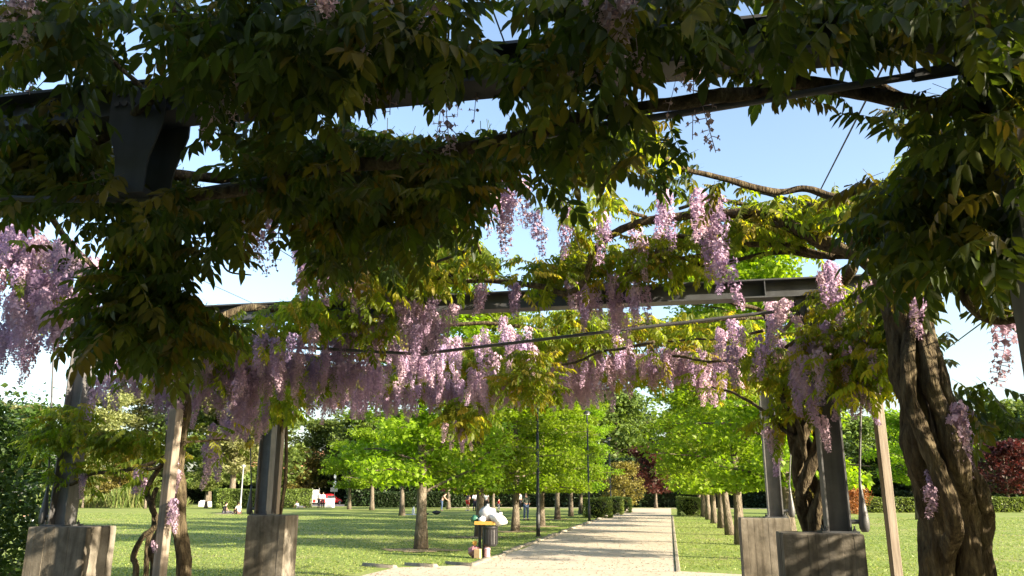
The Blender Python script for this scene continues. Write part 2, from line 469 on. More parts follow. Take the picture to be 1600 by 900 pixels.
keep = np.array([mnoise.noise(Vector((x * .18, y * .18, 3))) + mnoise.noise(Vector((x * .6, y * .6, 7))) * .6 for x, y in zip(X, Y)]) > .02
X, Y = X[keep], Y[keep]; n = len(X)
r_ = rng.uniform(.014, .026, n); z = rng.uniform(.04, .07, n)
q = np.array([(1, 0), (.3, .9), (-.9, .4), (-.4, -.9)])
V = np.concatenate([np.stack([X[:, None] + q[:, 0] * r_[:, None], Y[:, None] + q[:, 1] * r_[:, None], z[:, None] + q[:, 1] * r_[:, None] * -.5], 2).reshape(-1, 3)])
tag(link('daisies', np_mesh('daisies', V, np.arange(4 * n).reshape(-1, 4), M_DAISY)), 'tiny white daisies scattered over the lawn', 'daisies', kind='stuff')

n = 5200
Y = 15.5 + 46 * rng.random(n) ** 1.8; X = np.where(Y < 18.4, rng.uniform(-6.3, 2.2, n), rng.uniform(PX0 - .1, PX1, n)); r_ = rng.uniform(.008, .028, n); an = rng.uniform(0, 2 * PI, n)
q = np.array([(1, 0), (.2, .8), (-.9, .3), (-.3, -.8)]); ca, sa = np.cos(an)[:, None], np.sin(an)[:, None]
V = np.stack([X[:, None] + (q[:, 0] * ca - q[:, 1] * sa) * r_[:, None], Y[:, None] + (q[:, 0] * sa + q[:, 1] * ca) * r_[:, None], np.broadcast_to(.016 + np.array([.0, .012, .004, .015]), (n, 4)) + 0 * X[:, None]], 2).reshape(-1, 3)
M_GRIT = leafy('path_litter', [(0, (.34, .29, .22)), (.4, (.26, .20, .13)), (.7, (.46, .41, .34)), (1, (.30, .25, .17))], trans=.05, rough=.9)
tag(link('path_litter', np_mesh('path_litter', V, np.arange(4 * n).reshape(-1, 4), M_GRIT, np.repeat(rng.random(n), 4))), 'scattered grit and fallen dry leaves on the gravel path', 'litter', kind='stuff')

# ------------------------------------------------------------------ pergola: steel frames on concrete blocks
PL, PR = -6.97, 1.58                 # post lines
XM = (PL + PR) / 2
BT = 3.82                            # top of the beams
BD = .20                             # beam depth
FY = [-1.4, 3.55, 8.5, 13.3]
BLK = 1.28
def i_section(mb, x, y, z0, z1, d=.22, b=.20, tf=.016, tw=.012):
    """upright I section, web along X"""
    mb.box((x - d / 2 + tf / 2, y, (z0 + z1) / 2), (tf, b, z1 - z0))
    mb.box((x + d / 2 - tf / 2, y, (z0 + z1) / 2), (tf, b, z1 - z0))
    mb.box((x, y, (z0 + z1) / 2), (d - 2 * tf, tw, z1 - z0))
def pergola_frame(Y, label):
    fr = tag(empty('pergola_frame', (XM, Y, 0)), label, 'pergola frame', 'steel frames of the pergola')
    def L(mb): mb.v = [(a - XM, b - Y, c) for a, b, c in mb.v]; return mb
    for s, X in ((-1, PL), (1, PR)):
        mb = MB(); i_section(mb, X, Y, BLK + .014, BT - BD - .003)
        p = L(mb).build('post', M_POSTST, fr)
        L(MB().box((X, Y, BLK + .006), (.34, .30, .018))).build('base_plate', M_STEEL, p)
        bolts = MB().lathe([(.016, 0), (.016, .022), (.008, .024), (.008, .05)], n=6).mesh('bolt', M_ROD)
        for ax in (-.13, .13):
            for ay in (-.11, .11):
                link('bolt', bolts, p, (X + ax - XM, ay, BLK + .014))
        # flared head
        for g, yy in ((0, -.055), (1, .055)):
            poly = [(X - .11, BT - .62), (X + .11, BT - .62), (X + .115, BT - .55), (X + .21, BT - .26), (X + .21, BT - BD - .004), (X - .21, BT - BD - .004), (X - .21, BT - .26), (X - .115, BT - .55)]
            L(MB().prism(poly, Y + yy - .006, Y + yy + .006)).build('head_plate', M_STEEL, p)
        # outer tie rod from the beam end down to the block, drop shaped socket
        xo = X + s * .24
        L(MB().tube([(xo + s * .22, Y - .02, BT - BD - .02), (xo, Y - .02, BLK + .50)], .011, 8)).build('tie_rod', M_ROD, fr)
        sock = MB().lathe([(.012, .50), (.017, .40), (.027, .30), (.043, .18), (.052, .10), (.048, .04), (.032, .005)], (xo - XM, -.02, BLK), 14)
        so = sock.build('rod_socket', M_ROD, fr, True)
        L(MB().tube([(xo - .02, Y - .02, BLK + .10), (X + s * .10, Y - .02, BLK + .10)], .022, 8)).build('pin', M_ROD, so)
    # beam: I section along X, cantilevered past the posts
    x0, x1 = PL - .75, PR + .75
    xc, ln = (x0 + x1) / 2, x1 - x0
    mb = MB()
    mb.box((xc, Y, BT - .008), (ln, .20, .016)); mb.box((xc, Y, BT - BD + .008), (ln, .20, .016)); mb.box((xc, Y, BT - BD / 2), (ln, .012, BD - .032))
    bm_ = L(mb).build('beam', M_STEEL, fr)
    for k in range(1, 8):
        xs = x0 + ln * k / 8
        L(MB().box((xs, Y - .05, BT - BD / 2), (.010, .088, BD - .034))).build('stiffener', M_STEEL, bm_)
    # king post with flared head at mid span
    zk = 3.16
    for yy in (-.06, .06):
        poly = [(XM - .09, zk), (XM + .09, zk), (XM + .09, zk + .14), (XM + .10, zk + .20), (XM + .165, zk + .40), (XM + .165, BT - .05), (XM - .165, BT - .05), (XM - .165, zk + .40), (XM - .10, zk + .20), (XM - .09, zk + .14)]
        yy2 = yy * 1.85
        kp = L(MB().prism(poly, Y + yy2 - .006, Y + yy2 + .006)).build('king_post', M_STEEL, fr)
        bolts = MB().add(*sphere_like(.017, .010)).mesh('bolt', M_ROD)
        for bx in (-.12, -.075, -.03, .03, .075, .12):
            for bz in (BT - .09, BT - .15):
                b_ = link('bolt', bolts, kp, (bx, yy2 + math.copysign(.010, yy), bz))
    L(MB().box((XM, Y, zk + .02), (.16, .21, .03))).build('king_post_foot', M_STEEL, fr)
    for s, X in ((-1, PL), (1, PR)):
        a = Vector((XM, Y, zk)); b = Vector((X - s * .11, Y, BT - BD - .11))
        rod = L(MB().tube([a, b], .018, 10)).build('truss_rod', M_ROD, fr)
        d = (a - b).normalized()
        L(MB().tube([b - d * .02, b + d * .3], .03, 10)).build('fork_end', M_STEEL, rod)
    return fr
def sphere_like(r, h):
    vs = []; fs = []
    for k in range(6):
        a = PI / 3 * k
        vs.append((r * math.cos(a), -h, r * math.sin(a))); vs.append((r * math.cos(a), h, r * math.sin(a)))
    for k in range(6):
        j = (k + 1) % 6
        fs.append((2 * k, 2 * j, 2 * j + 1, 2 * k + 1))
    fs.append(tuple(range(0, 12, 2))); fs.append(tuple(range(11, 0, -2)))
    return vs, fs
pergola_frame(FY[1], 'steel pergola frame whose bolted flared king post shows bare above hanging leaves')
pergola_frame(FY[2], 'middle steel pergola frame standing on the two wide concrete blocks')
pergola_frame(FY[3], 'steel pergola frame next to the lawn, almost hidden by lilac flower clusters')

def concrete_block(X, Y, w, d, h, label, seed):
    """cast against vertical boards: each board leaves a strip a few millimetres in or out"""
    r = random.Random(seed)
    mb = MB()
    def face(ox, oy, ux, uy, length):
        n = max(4, int(length / .10)); cuts = [0]
        for i in range(1, n): cuts.append(length * i / n + r.uniform(-.02, .02))
        cuts.append(length)
        prof = []
        for i in range(n):
            dd = r.uniform(-.0035, .0035)
            g = .003
            prof += [(cuts[i] + (g if i else 0), dd), (cuts[i + 1] - (g if i < n - 1 else 0), dd)]
            if i < n - 1: prof.append((cuts[i + 1], -.004))
        return [(ox + ux * s + uy * dd, oy + uy * s - ux * dd) for s, dd in prof]
    loop = face(-w / 2, -d / 2, 1, 0, w)[:-1] + face(w / 2, -d / 2, 0, 1, d)[:-1] + face(w / 2, d / 2, -1, 0, w)[:-1] + face(-w / 2, d / 2, 0, -1, d)[:-1]
    n = len(loop)
    zs = [-.2, .3, .7, h - .03, h - .008, h]
    sc = [1, 1, 1, 1, .992, .975]
    vs = []
    for z, k in zip(zs, sc):
        for (x, y) in loop: vs.append((x * k, y * k, z + (r.uniform(-.004, .002) if z >= h - .03 else 0)))
    fs = []
    for i in range(len(zs) - 1):
        for k in range(n):
            j = (k + 1) % n; fs.append((i * n + k, i * n + j, (i + 1) * n + j, (i + 1) * n + k))
    fs.append(tuple(range((len(zs) - 1) * n, len(zs) * n)))
    mb.add(vs, fs)
    o = mb.build('concrete_block', M_CONC, loc=(X, Y - .09, 0))
    return tag(o, label, 'concrete block', 'concrete footings of the pergola')
concrete_block(-6.74, FY[2], .74, .50, BLK, 'wide board-marked concrete block beside the dark leafy shrub, dappled with sun', 1)
concrete_block(1.38, FY[2], .72, .50, BLK, 'dark mossy concrete block under the post with the twisted vine stems', 2)
concrete_block(-6.72, FY[3], .70, .50, BLK, 'concrete block carrying two slim posts at the edge of the wide lawn', 3)
concrete_block(1.385, FY[3], .71, .50, BLK, 'streaked concrete block beside the gravel path, partly behind the mossy block', 4)
concrete_block(1.38, FY[1], .72, .50, BLK, 'concrete block under the steel post smothered in dark leaves', 5)
concrete_block(-6.74, FY[1], .72, .50, BLK, 'concrete block under the outer post of the frame with bare king post', 6)

# longitudinal wires
wires = [(x, .004) for x in (-7.3, -6.0, -4.7, -3.4, -2.1, -.7)]
for i, (x, r) in enumerate(wires):
    o = MB().tube([(0, -1.6, 0), (0, 2, -.02), (0, 6, -.03), (0, 11, -.03), (0, 13.9, 0)], r, 5).build('support_wire', M_ROD, loc=(x, 0, BT + .012))
    tag(o, 'thin steel support wire stretched along the pergola over the beams', 'wire', 'wires along the pergola roof')
c1, c2 = at(1390, 84, FY[1] + .05), at(1262, 336, FY[2] - 1.0)
d = (c2 - c1)
tag(MB().tube([c1 - d * .25, c1, c2, c2 + d * .18], .006, 6).build('bare_wire', M_ROD), 'bare thin wire crossing the open sky between two pergola beams', 'wire')
c1, c2 = at(1560, 485, 5.4), at(1478, 546, 8.4)
tag(MB().tube([c1 - (c2 - c1) * .2, c1, c2], .005, 6).build('slack_wire', M_ROD), 'slack thin wire running out beside the thick vine trunk', 'wire')

# timber stakes beside the vines
def stake(p0, p1, w, label, rz=0.0):
    a = Vector(p0); b = Vector(p1)
    mb = MB().box((0, 0, 0), (w, w * .8, 1.0), bev=.006)
    me_v = []
    for x, y, z in mb.v:
        t = z + .5
        c = a.lerp(b, t)
        q = Matrix.Rotation(rz, 3, 'Z') @ Vector((x, y, 0))
        me_v.append((c.x + q.x - a.x, c.y + q.y - a.y, c.z - a.z))
    mb.v = me_v
    return tag(mb.build('timber_post', M_WOOD, loc=a), label, 'post', 'timber posts of the pergola')
def vert(px, py, Y, ztop, zbot=-.3):
    p = at(px, py, Y)
    return (p.x, p.y, zbot), (p.x, p.y, ztop)
a, b = vert(1390, 800, 8.9, 3.6); stake(a, b, .095, 'slim bare timber post standing alone on the grass beside the thick vine trunk', .25)
a, b = vert(254, 850, 7.6, 2.5); stake(a, b, .115, 'square timber post wrapped by the slender curling vine stems', -.3)
a, b = vert(434, 740, 13.55, 3.7, BLK); stake(a, b, .12, 'slim timber post on the concrete block at the edge of the wide lawn', -.2)
a, b = vert(1462, 800, 6.5, 3.7); stake(a, b, .20, 'thick grey timber post hidden among the stems of the big vine trunk', .2)

# ------------------------------------------------------------------ wisteria: leaf and flower shapes
def leaflet(L, W, fold=.25, droop=.25):
    """two folded halves, pointed tip; along +X"""
    s = lambda t, w: (L * t, w, abs(w) * fold - droop * L * t * t)
    V = np.array([(0, 0, 0), s(.32, W * .5), s(.66, W * .42), (L, 0, -droop * L), s(.66, -W * .42), s(.32, -W * .5)])
    Q = np.array([(0, 3, 2, 1), (0, 5, 4, 3)])
    return V, Q
def rotmat(ax, a):
    return np.array(Matrix.Rotation(a, 3, ax))
def compound_leaf(seed, pairs=5, L=.27):
    r = random.Random(seed)
    VV = []; QQ = []; off = 0
    def rach(t): return np.array([L * t, .012 * math.sin(t * 3 + seed), -.16 * L * t * t])
    def put(V, Q, R, p):
        nonlocal off
        VV.append(V @ R.T + p); QQ.append(Q + off); off += len(V)
    for i in range(pairs):
        t = .26 + .66 * i / (pairs - 1)
        for s in (-1, 1):
            l = (.072 + .018 * math.sin(PI * (i + 1) / (pairs + 1))) * r.uniform(.85, 1.12)
            V, Q = leaflet(l, l * r.uniform(.36, .44), .3, r.uniform(.15, .4))
            R = rotmat('Z', s * (1.15 - .08 * i + r.uniform(-.18, .18))) @ rotmat('Y', r.uniform(.15, .75)) @ rotmat('X', r.uniform(-.5, .5))
            put(V, Q, R, rach(t + s * .012))
    V, Q = leaflet(.095, .04, .3, .3)
    put(V, Q, rotmat('Y', .4), rach(1.0))
    ts = [0, .35, .7, 1.0]; w = .0022
    V = []
    for t in ts:
        p = rach(t); V += [p + (0, w, 0), p - (0, w, 0)]
    V = np.array(V); Q = np.array([(2 * i, 2 * i + 1, 2 * i + 3, 2 * i + 2) for i in range(3)])
    put(V, Q, np.eye(3), np.zeros(3))
    return np.concatenate(VV), np.concatenate(QQ)
LEAVES = [compound_leaf(s, pairs=(5, 6, 5, 4, 6, 5)[s], L=(.27, .31, .25, .22, .29, .24)[s]) for s in range(6)]
LEAF_ME = {m.name: [np_mesh('leaf', V, Q, m, np.zeros(len(V))) for V, Q in LEAVES] for m in (M_WLEAF, M_WSUNLIT)}

def raceme(seed, L=.34, n=60, full=1.0, R0=.055):
    """hanging cluster: open flowers above, buds at the tip"""
    r = random.Random(seed)
    VV = []; QQ = []; off = 0
    bend = r.uniform(-.05, .05), r.uniform(-.05, .05)
    def ax(t): return np.array([bend[0] * t * t, bend[1] * t * t, -L * t])
    def put(V, Q):
        nonlocal off
        VV.append(V); QQ.append(Q + off); off += len(V)
    w = .002
    V = []
    for t in (0, .5, 1):
        p = ax(t); V += [p + (w, 0, 0), p + (-w * .5, w, 0), p + (-w * .5, -w, 0)]
    Q = [(3 * i + k, 3 * i + (k + 1) % 3, 3 * i + 3 + (k + 1) % 3, 3 * i + 3 + k) for i in range(2) for k in range(3)]
    put(np.array(V), np.array(Q))
    for i in range(n):
        t = .04 + .95 * (i + .5) / n
        if r.random() > full: continue
        a = i * 2.4 + r.uniform(-.5, .5)
        open_ = max(.42, 1.08 - .62 * t)
        rad = R0 * open_ * r.uniform(.7, 1.15) * (1 if t > .1 else .6)
        s = .0235 * open_ * r.uniform(.85, 1.2)
        o = np.array([math.cos(a), math.sin(a), 0]); u = np.array([-math.sin(a), math.cos(a), 0]); z = np.array([0, 0, 1.])
        c = ax(t) + o * rad + z * r.uniform(-.008, .004)
        tilt = r.uniform(-.3, .5)
        zz = z * math.cos(tilt) - o * math.sin(tilt)
        # stalk, banner petal (folded) and keel
        put(np.array([ax(t), ax(t) + z * .003, c + z * .004, c]), np.array([(0, 1, 2, 3)]))
        b = [c + zz * s * 1.0 + o * s * .15, c + u * s * .8 + zz * s * .35 + o * s * .35, c - zz * s * .55 + o * s * .1, c - u * s * .8 + zz * s * .35 + o * s * .35, c + zz * s * .2]
        put(np.array(b), np.array([(0, 1, 2, 4), (0, 4, 2, 3)]))
        put(np.array([c, c + o * s * .9 - zz * s * .2 + u * s * .25, c + o * s * 1.0 - zz * s * .75, c + o * s * .9 - zz * s * .2 - u * s * .25]), np.array([(0, 1, 2, 3)]))
    return np.concatenate(VV), np.concatenate(QQ)
RAC = [raceme(0, .34, 92), raceme(1, .42, 112), raceme(2, .27, 78), raceme(3, .38, 96, .85), raceme(4, .30, 80, .75, .05), raceme(5, .22, 58, 1, .045), raceme(6, .32, 60, .22, .045), raceme(7, .36, 60, .35, .05)]
RAC_ME = [np_mesh('flower_cluster', V, Q, (M_WBUD if i < 6 else M_WPALE), -V[:, 2] * .9 + rng.uniform(0, .12, len(V))) for i, (V, Q) in enumerate(RAC)]
RAC_ME_PALE = []
for i in (2, 4, 5):
    RAC_ME_PALE.append(np_mesh('flower_cluster', RAC[i][0], RAC[i][1], M_WPALE, np.zeros(len(RAC[i][0]))))

# where the canopy is open to the sky (gaps between the sprays, as seen along the path)
GAPS = [(1190, 215, 135, 62), (1330, 235, 75, 55), (1400, 112, 115, 32), (1040, 135, 60, 32), (680, 178, 130, 30), (620, 175, 60, 30), (790, 345, 45, 55), (835, 365, 50, 40), (985, 292, 28, 22), (340, 180, 45, 16), (330, 262, 42, 32),
        (375, 440, 85, 42), (425, 385, 40, 60), (320, 350, 22, 20), (80, 112, 55, 24), (210, 60, 22, 55), (212, 115, 30, 22), (45, 572, 65, 40), (1545, 545, 62, 50), (778, 45, 34, 40), (1180, 10, 40, 22), (140, 585, 28, 22), (165, 330, 30, 14), (1240, 258, 70, 44), (540, 165, 40, 20), (230, 165, 60, 24), (225, 230, 45, 50), (480, 195, 40, 14), (900, 300, 22, 16), (1480, 80, 50, 14)]
def in_gap(p, d):
    for k in (.08, .26):
        q = Vector(p) + Vector(d) * k
        x, y, cz = proj(tuple(q))
        if cz < .3: return False
        for gx, gy, rx, ry in GAPS:
            e = ((x - gx) / rx) ** 2 + ((y - gy) / ry) ** 2
            if e < 1 and random.random() < .94: return True
    return False

class Vine:
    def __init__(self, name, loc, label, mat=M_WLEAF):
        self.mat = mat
        self.root = tag(empty(name, loc), label, 'wisteria', 'wisterias climbing over the pergola')
        self.o = Vector(loc)
        self.leaf = []            # (position, direction, roll, scale, dist)
        self.rac = []
    def branch(self, pts, r0, r1, name='branch', n=9, bump=.16, per=6, seed=None):
        P = smooth_path([Vector(p) for p in pts], per)
        sd = random.uniform(0, 50) if seed is None else seed
        k = len(P)
        Q = []
        for i, p in enumerate(P):
            wob = Vector((mnoise.noise(p * 1.9 + Vector((sd, 0, 0))), mnoise.noise(p * 1.9 + Vector((0, sd, 0))), mnoise.noise(p * 1.9 + Vector((0, 0, sd))))) * (r0 * 1.3 + .02 if name == 'branch' else r0 * .55)
            Q.append(p + wob - self.o)
        rad = [(r0 + (r1 - r0) * i / (k - 1)) * (1 + .12 * mnoise.noise(p * 3 + Vector((sd, sd, 0)))) for i, p in enumerate(P)]
        return MB().tube(Q, rad, n, bump=bump, seed=sd).build(name, M_VINE, self.root, True)
    def pbranch(self, pix, r0, r1, name='branch', **k):
        if name == 'branch' and r1 < .02:
            self.along(pix[-2:], 10, .14, .85, .02)
        return self.branch([at(*p) for p in pix], r0, r1, name, **k)
    def twigs(self, pts, n, ln=.35, r=.006):
        mb = MB(); P = smooth_path([Vector(p) for p in pts], 5)
        for i in range(n):
            p = random.choice(P); d = Vector((random.uniform(-1, 1), random.uniform(-1, 1), random.uniform(-.6, .8))).normalized() * ln * random.uniform(.5, 1.4)
            q = [p - self.o, p + d * .5 + Vector((0, 0, random.uniform(-.04, .04))) - self.o, p + d + Vector((0, 0, random.uniform(-.12, .02))) - self.o]
            mb.tube(q, [r, r * .8, r * .4], 4, cap=False)
        return mb.build('twigs', M_VINE, self.root)
    def leaves(self, cx, cy, rx, ry, Y, layers=4.0, depth=.5, zmin=-.85, zmax=.15, size=1.0):
        dist = math.hypot(1, (cx - 1047) / F_PX) * Y
        cov = .0085 * size * size * (F_PX / dist) ** 2
        n = max(3, int(layers * PI * rx * ry / cov))
        for _ in range(n):
            while True:
                a, b = random.uniform(-1, 1), random.uniform(-1, 1)
                if a * a + b * b < 1 and random.random() > .35 * (a * a + b * b): break
            p = at(cx + a * rx, cy + b * ry, Y + random.gauss(0, depth * .6))
            p.z += .12 * size
            if p.z > 4.5: p.z = 4.5 - random.uniform(0, .5)
            if p.z < .3: continue
            z = random.uniform(zmin, zmax); an = random.uniform(0, 2 * PI); r = math.sqrt(1 - z * z)
            self.leaf.append((p, (r * math.cos(an), r * math.sin(an), z), random.uniform(-.5, .5), size * random.uniform(.75, 1.2)))
    def leaf_box(self, lo, hi, n, size=1.0, zmin=-.8, zmax=.3):
        for _ in range(n):
            p = Vector([random.uniform(a, b) for a, b in zip(lo, hi)])
            z = random.uniform(zmin, zmax); an = random.uniform(0, 2 * PI); r = math.sqrt(1 - z * z)
            self.leaf.append((p, (r * math.cos(an), r * math.sin(an), z), random.uniform(-.5, .5), size * random.uniform(.75, 1.2)))
    def along(self, pix, n, spread=.22, size=.85, up=0.0):
        """leaves growing along a branch"""
        P = smooth_path([at(*p) for p in pix], 8)
        for _ in range(n):
            p = random.choice(P) + Vector((random.gauss(0, spread), random.gauss(0, spread), random.gauss(up, spread * .7)))
            z = random.uniform(-.7, .5); an = random.uniform(0, 2 * PI); r = math.sqrt(1 - z * z)
            self.leaf.append((p, (r * math.cos(an), r * math.sin(an), z), random.uniform(-.6, .6), size * random.uniform(.7, 1.2)))
    def racemes(self, cx, cy, rx, ry, Y, n, depth=.45, kinds=(0, 1, 2, 3, 4, 5), size=1.0, pale=False):
        """cx, cy: where the middle of the clusters hangs"""
        for _ in range(int(n * 1.5 + .5) if n > 3 else n):
            while True:
                a, b = random.uniform(-1, 1), random.uniform(-1, 1)
                if a * a + b * b < 1: break
            p = at(cx + a * rx, cy + b * ry, Y + random.gauss(0, depth * .6))
            p.z = min(p.z + .16 * size, 4.2)
            self.rac.append((p, random.choice(kinds), size * random.uniform(.8, 1.2), pale))
    def finish(self, cap=300):
        self.leaf = [l for l in self.leaf if not in_gap(l[0], l[1])]
        # leaves that show largest are objects, the others one mesh
        P = np.array([tuple(l[0]) for l in self.leaf]); D = np.array([l[1] for l in self.leaf])
        roll = np.array([l[2] for l in self.leaf]); S = np.array([l[3] for l in self.leaf])
        x, y, cz = proj(P)
        inside = (x > -20) & (x < 1620) & (y > -30) & (y < 920) & (cz > .2)
        score = np.where(inside, S / cz, 0)
        order = np.argsort(-score)
        near = [i for i in order[:cap] if score[i] > .10]
        R = frames(D, roll)
        pick = rng.integers(0, len(LEAVES), len(P))
        for i in near:
            o = link('leaf', LEAF_ME[self.mat.name][pick[i]], self.root)
            m = Matrix(R[i].tolist()).to_4x4(); m = Matrix.Translation(Vector(P[i]) - self.o) @ m @ Matrix.Scale(S[i], 4)
            o.matrix_local = m
        rest = np.setdiff1d(np.arange(len(P)), np.array(near, int))
        if len(rest):
            V, Q, T = scatter(LEAVES, pick[rest], R[rest], P[rest] - np.array(self.o), S[rest], rng.random(len(rest)))
            tag(link('foliage', np_mesh('foliage', V, Q, self.mat, T), self.root), kind='stuff')
        k = 0
        for p, kind, s, pale in self.rac[:cap]:
            me = random.choice(RAC_ME_PALE) if pale else RAC_ME[kind]
            o = link('flower_cluster', me, self.root, p - self.o)
            o.rotation_euler = (random.gauss(0, .10), random.gauss(0, .10), random.uniform(0, 2 * PI)); o.scale = (s, s, s * random.uniform(.85, 1.25))
        if len(self.rac) > cap:
            R_ = self.rac[cap:]
            P = np.array([tuple(r[0] - self.o) for r in R_]); a = rng.uniform(0, 2 * PI, len(R_))
            M = np.zeros((len(R_), 3, 3)); M[:, 0, 0] = np.cos(a); M[:, 0, 1] = -np.sin(a); M[:, 1, 0] = np.sin(a); M[:, 1, 1] = np.cos(a); M[:, 2, 2] = 1
            V, Q, T = scatter(RAC, np.array([r[1] for r in R_]), M, P, np.array([r[2] for r in R_]), rng.random(len(R_)))
            tag(link('far_flower_clusters', np_mesh('far_flower_clusters', V, Q, M_WBUD, T), self.root), kind='stuff')

def helix(base, top, turns, r0, r1, ph, n=14, bulge=0.0):
    """stem that winds round the line from base to top"""
    base, top = Vector(base), Vector(top); out = []
    for i in range(n):
        t = i / (n - 1)
        r = r0 + (r1 - r0) * t + bulge * math.sin(PI * t)
        a = ph + turns * 2 * PI * t
        out.append(base.lerp(top, t) + Vector((math.cos(a) * r, math.sin(a) * r, 0)))
    return out

# ---- wisteria with the thick trunk (right)
tb = at(1500, 880, 6.3); tb.z = 0
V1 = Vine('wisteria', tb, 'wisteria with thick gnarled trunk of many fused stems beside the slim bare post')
top1 = at(1425, 480, 6.5)
def stem_px(v, pix, Y, r0, r1, z0=None, name='stem', **k):
    pts = [at(x, y, Y + (q[0] if q else 0)) for x, y, *q in pix]
    if z0 is not None: pts = [Vector((pts[0].x, pts[0].y, z0))] + pts
    return v.branch(pts, r0, r1, name, n=30, bump=.18, per=16, **k)
stem_px(V1, [(1500, 900), (1490, 800), (1470, 700, -.05), (1445, 600), (1425, 520), (1410, 440)], 6.45, .15, .10, -.1)
stem_px(V1, [(1462, 900), (1460, 800), (1440, 720, -.1), (1425, 640, -.1), (1405, 560), (1400, 480), (1380, 420)], 6.3, .11, .08, -.1)
stem_px(V1, [(1535, 900), (1538, 820), (1530, 770, -.1), (1505, 715, -.1), (1490, 660), (1470, 610), (1450, 540), (1440, 470)], 6.35, .075, .055, -.1)
stem_px(V1, [(1515, 900), (1508, 800), (1500, 730, -.25), (1475, 650, -.2), (1455, 580, -.2), (1440, 500)], 6.3, .08, .05, -.1)
stem_px(V1, [(1480, 900), (1488, 820, -.3), (1462, 730, -.3), (1432, 650, -.25), (1420, 570, -.2), (1425, 480)], 6.3, .06, .045, -.1)
B1 = [(1640, 195, 3.6), (1480, 170, 3.6), (1380, 150, 3.62), (1310, 136, 3.63), (1250, 130, 3.58), (1190, 148, 3.52), (1120, 158, 3.5), (1060, 172, 3.5), (1000, 182, 3.5), (900, 199, 3.5), (760, 224, 3.5), (640, 246, 3.5), (480, 272, 3.5), (350, 296, 3.5), (235, 314, 3.48)]
V1.pbranch(B1, .037, .031)
V1.pbranch([(1470, 172, 3.9), (1400, 150, 3.95), (1345, 112, 3.9), (1300, 82, 3.8), (1250, 40, 3.6)], .026, .016)
V1.branch([at(1410, 440, 6.4), at(1470, 300, 5.2), at(1540, 220, 4.2), at(1640, 195, 3.7)], .06, .045)
V1.pbranch([(1410, 300, 5.3), (1385, 325, 5.6), (1360, 355, 6.0), (1335, 380, 6.4)], .05, .04)
V1.pbranch([(1412, 440, 6.4), (1440, 330, 5.7), (1415, 295, 5.3)], .05, .05)
V1.pbranch([(1505, 440, 4.3), (1520, 472, 4.3), (1560, 494, 4.3), (1640, 480, 4.2)], .022, .018)
B4 = [(1410, 288, 5.4), (1345, 289, 5.7), (1308, 307, 5.8), (1262, 296, 5.8), (1215, 300, 5.8), (1150, 283, 5.7), (1075, 272, 5.5), (1030, 238, 5.1), (1000, 215, 4.8)]
V1.pbranch(B4, .03, .018)
# leaves of the right curtain
for b in ((1500, 350, 110, 120, 4.3, 6), (1450, 250, 55, 60, 4.4, 5), (1570, 170, 55, 110, 3.5, 5), (1545, 415, 75, 50, 4.4, 4.5), (1415, 385, 50, 40, 5.0, 3.5), (1570, 310, 60, 110, 3.9, 6), (1430, 340, 60, 60, 4.8, 5), (1440, 215, 40, 40, 4.3, 4),
          (1250, 25, 150, 45, 3.3, 6), (1440, 20, 140, 48, 3.2, 6), (1070, 40, 90, 60, 3.3, 5), (1360, 60, 70, 30, 3.4, 3), (1130, 85, 60, 35, 3.5, 3), (1540, 60, 60, 60, 3.2, 6),
          (1385, 520, 28, 45, 6.6, 1.5), (1520, 630, 36, 45, 6.9, 2), (1480, 560, 28, 30, 6.8, 1.2), (1555, 690, 24, 24, 7.2, 1.4), (1420, 455, 45, 25, 6.2, 2.2)):
    V1.leaves(*b[:5], layers=b[5] * .72, depth=.55, size=1.05)
V1.along(B1[1:6], 12, .12, .9); V1.along(B4[4:], 75, .15, .8, .05); V1.along(B4[:2], 30, .14, .8, .05); V1.along([(1560, 150, 3.6), (1400, 110, 3.6), (1250, 110, 3.7), (1080, 110, 3.7)], 45, .10, 1.05)
V1.leaves(1130, 200, 20, 25, 4.1, layers=1.2, depth=.1, zmin=-.98, zmax=-.8)
for (x, y, Y) in ((1090, 320, 6.6), (1105, 320, 6.8), (1120, 330, 6.7), (1110, 350, 6.9), (1128, 360, 6.7), (1100, 380, 6.9), (1120, 400, 6.7), (1126, 430, 6.7), (1140, 430, 6.75), (1095, 340, 6.8)):
    V1.racemes(x, y, 4, 6, Y, 1, depth=.1, kinds=(0, 1, 3), size=1.05)
V1.racemes(1495, 668, 10, 22, 6.1, 3, depth=.1, kinds=(0, 3), size=1.0); V1.racemes(1445, 500, 25, 15, 6.2, 3, depth=.2)
V1.racemes(1450, 770, 14, 30, 6.0, 3, depth=.1, kinds=(5, 4), size=.7); V1.racemes(1590, 530, 15, 20, 4.4, 2, depth=.1, kinds=(4, 6))
V1.racemes(955, 18, 28, 20, 2.75, 4, depth=.1, size=1.0, pale=True); V1.racemes(1080, 130, 25, 20, 3.5, 3, depth=.2, kinds=(6, 7))
V1.racemes(950, 90, 60, 40, 3.2, 4, kinds=(6, 7)); V1.racemes(1040, 315, 12, 20, 6.4, 3)
# curtain carried on unseen beside and behind the photographer, added to shade the near bay
V1.leaf_box((2.5, -7.0, 1.2), (4.6, 2.6, 4.8), 1900, 1.25)
V1.leaf_box((-.5, -5.5, 3.75), (4.2, 2.3, 4.6), 1300, 1.2)

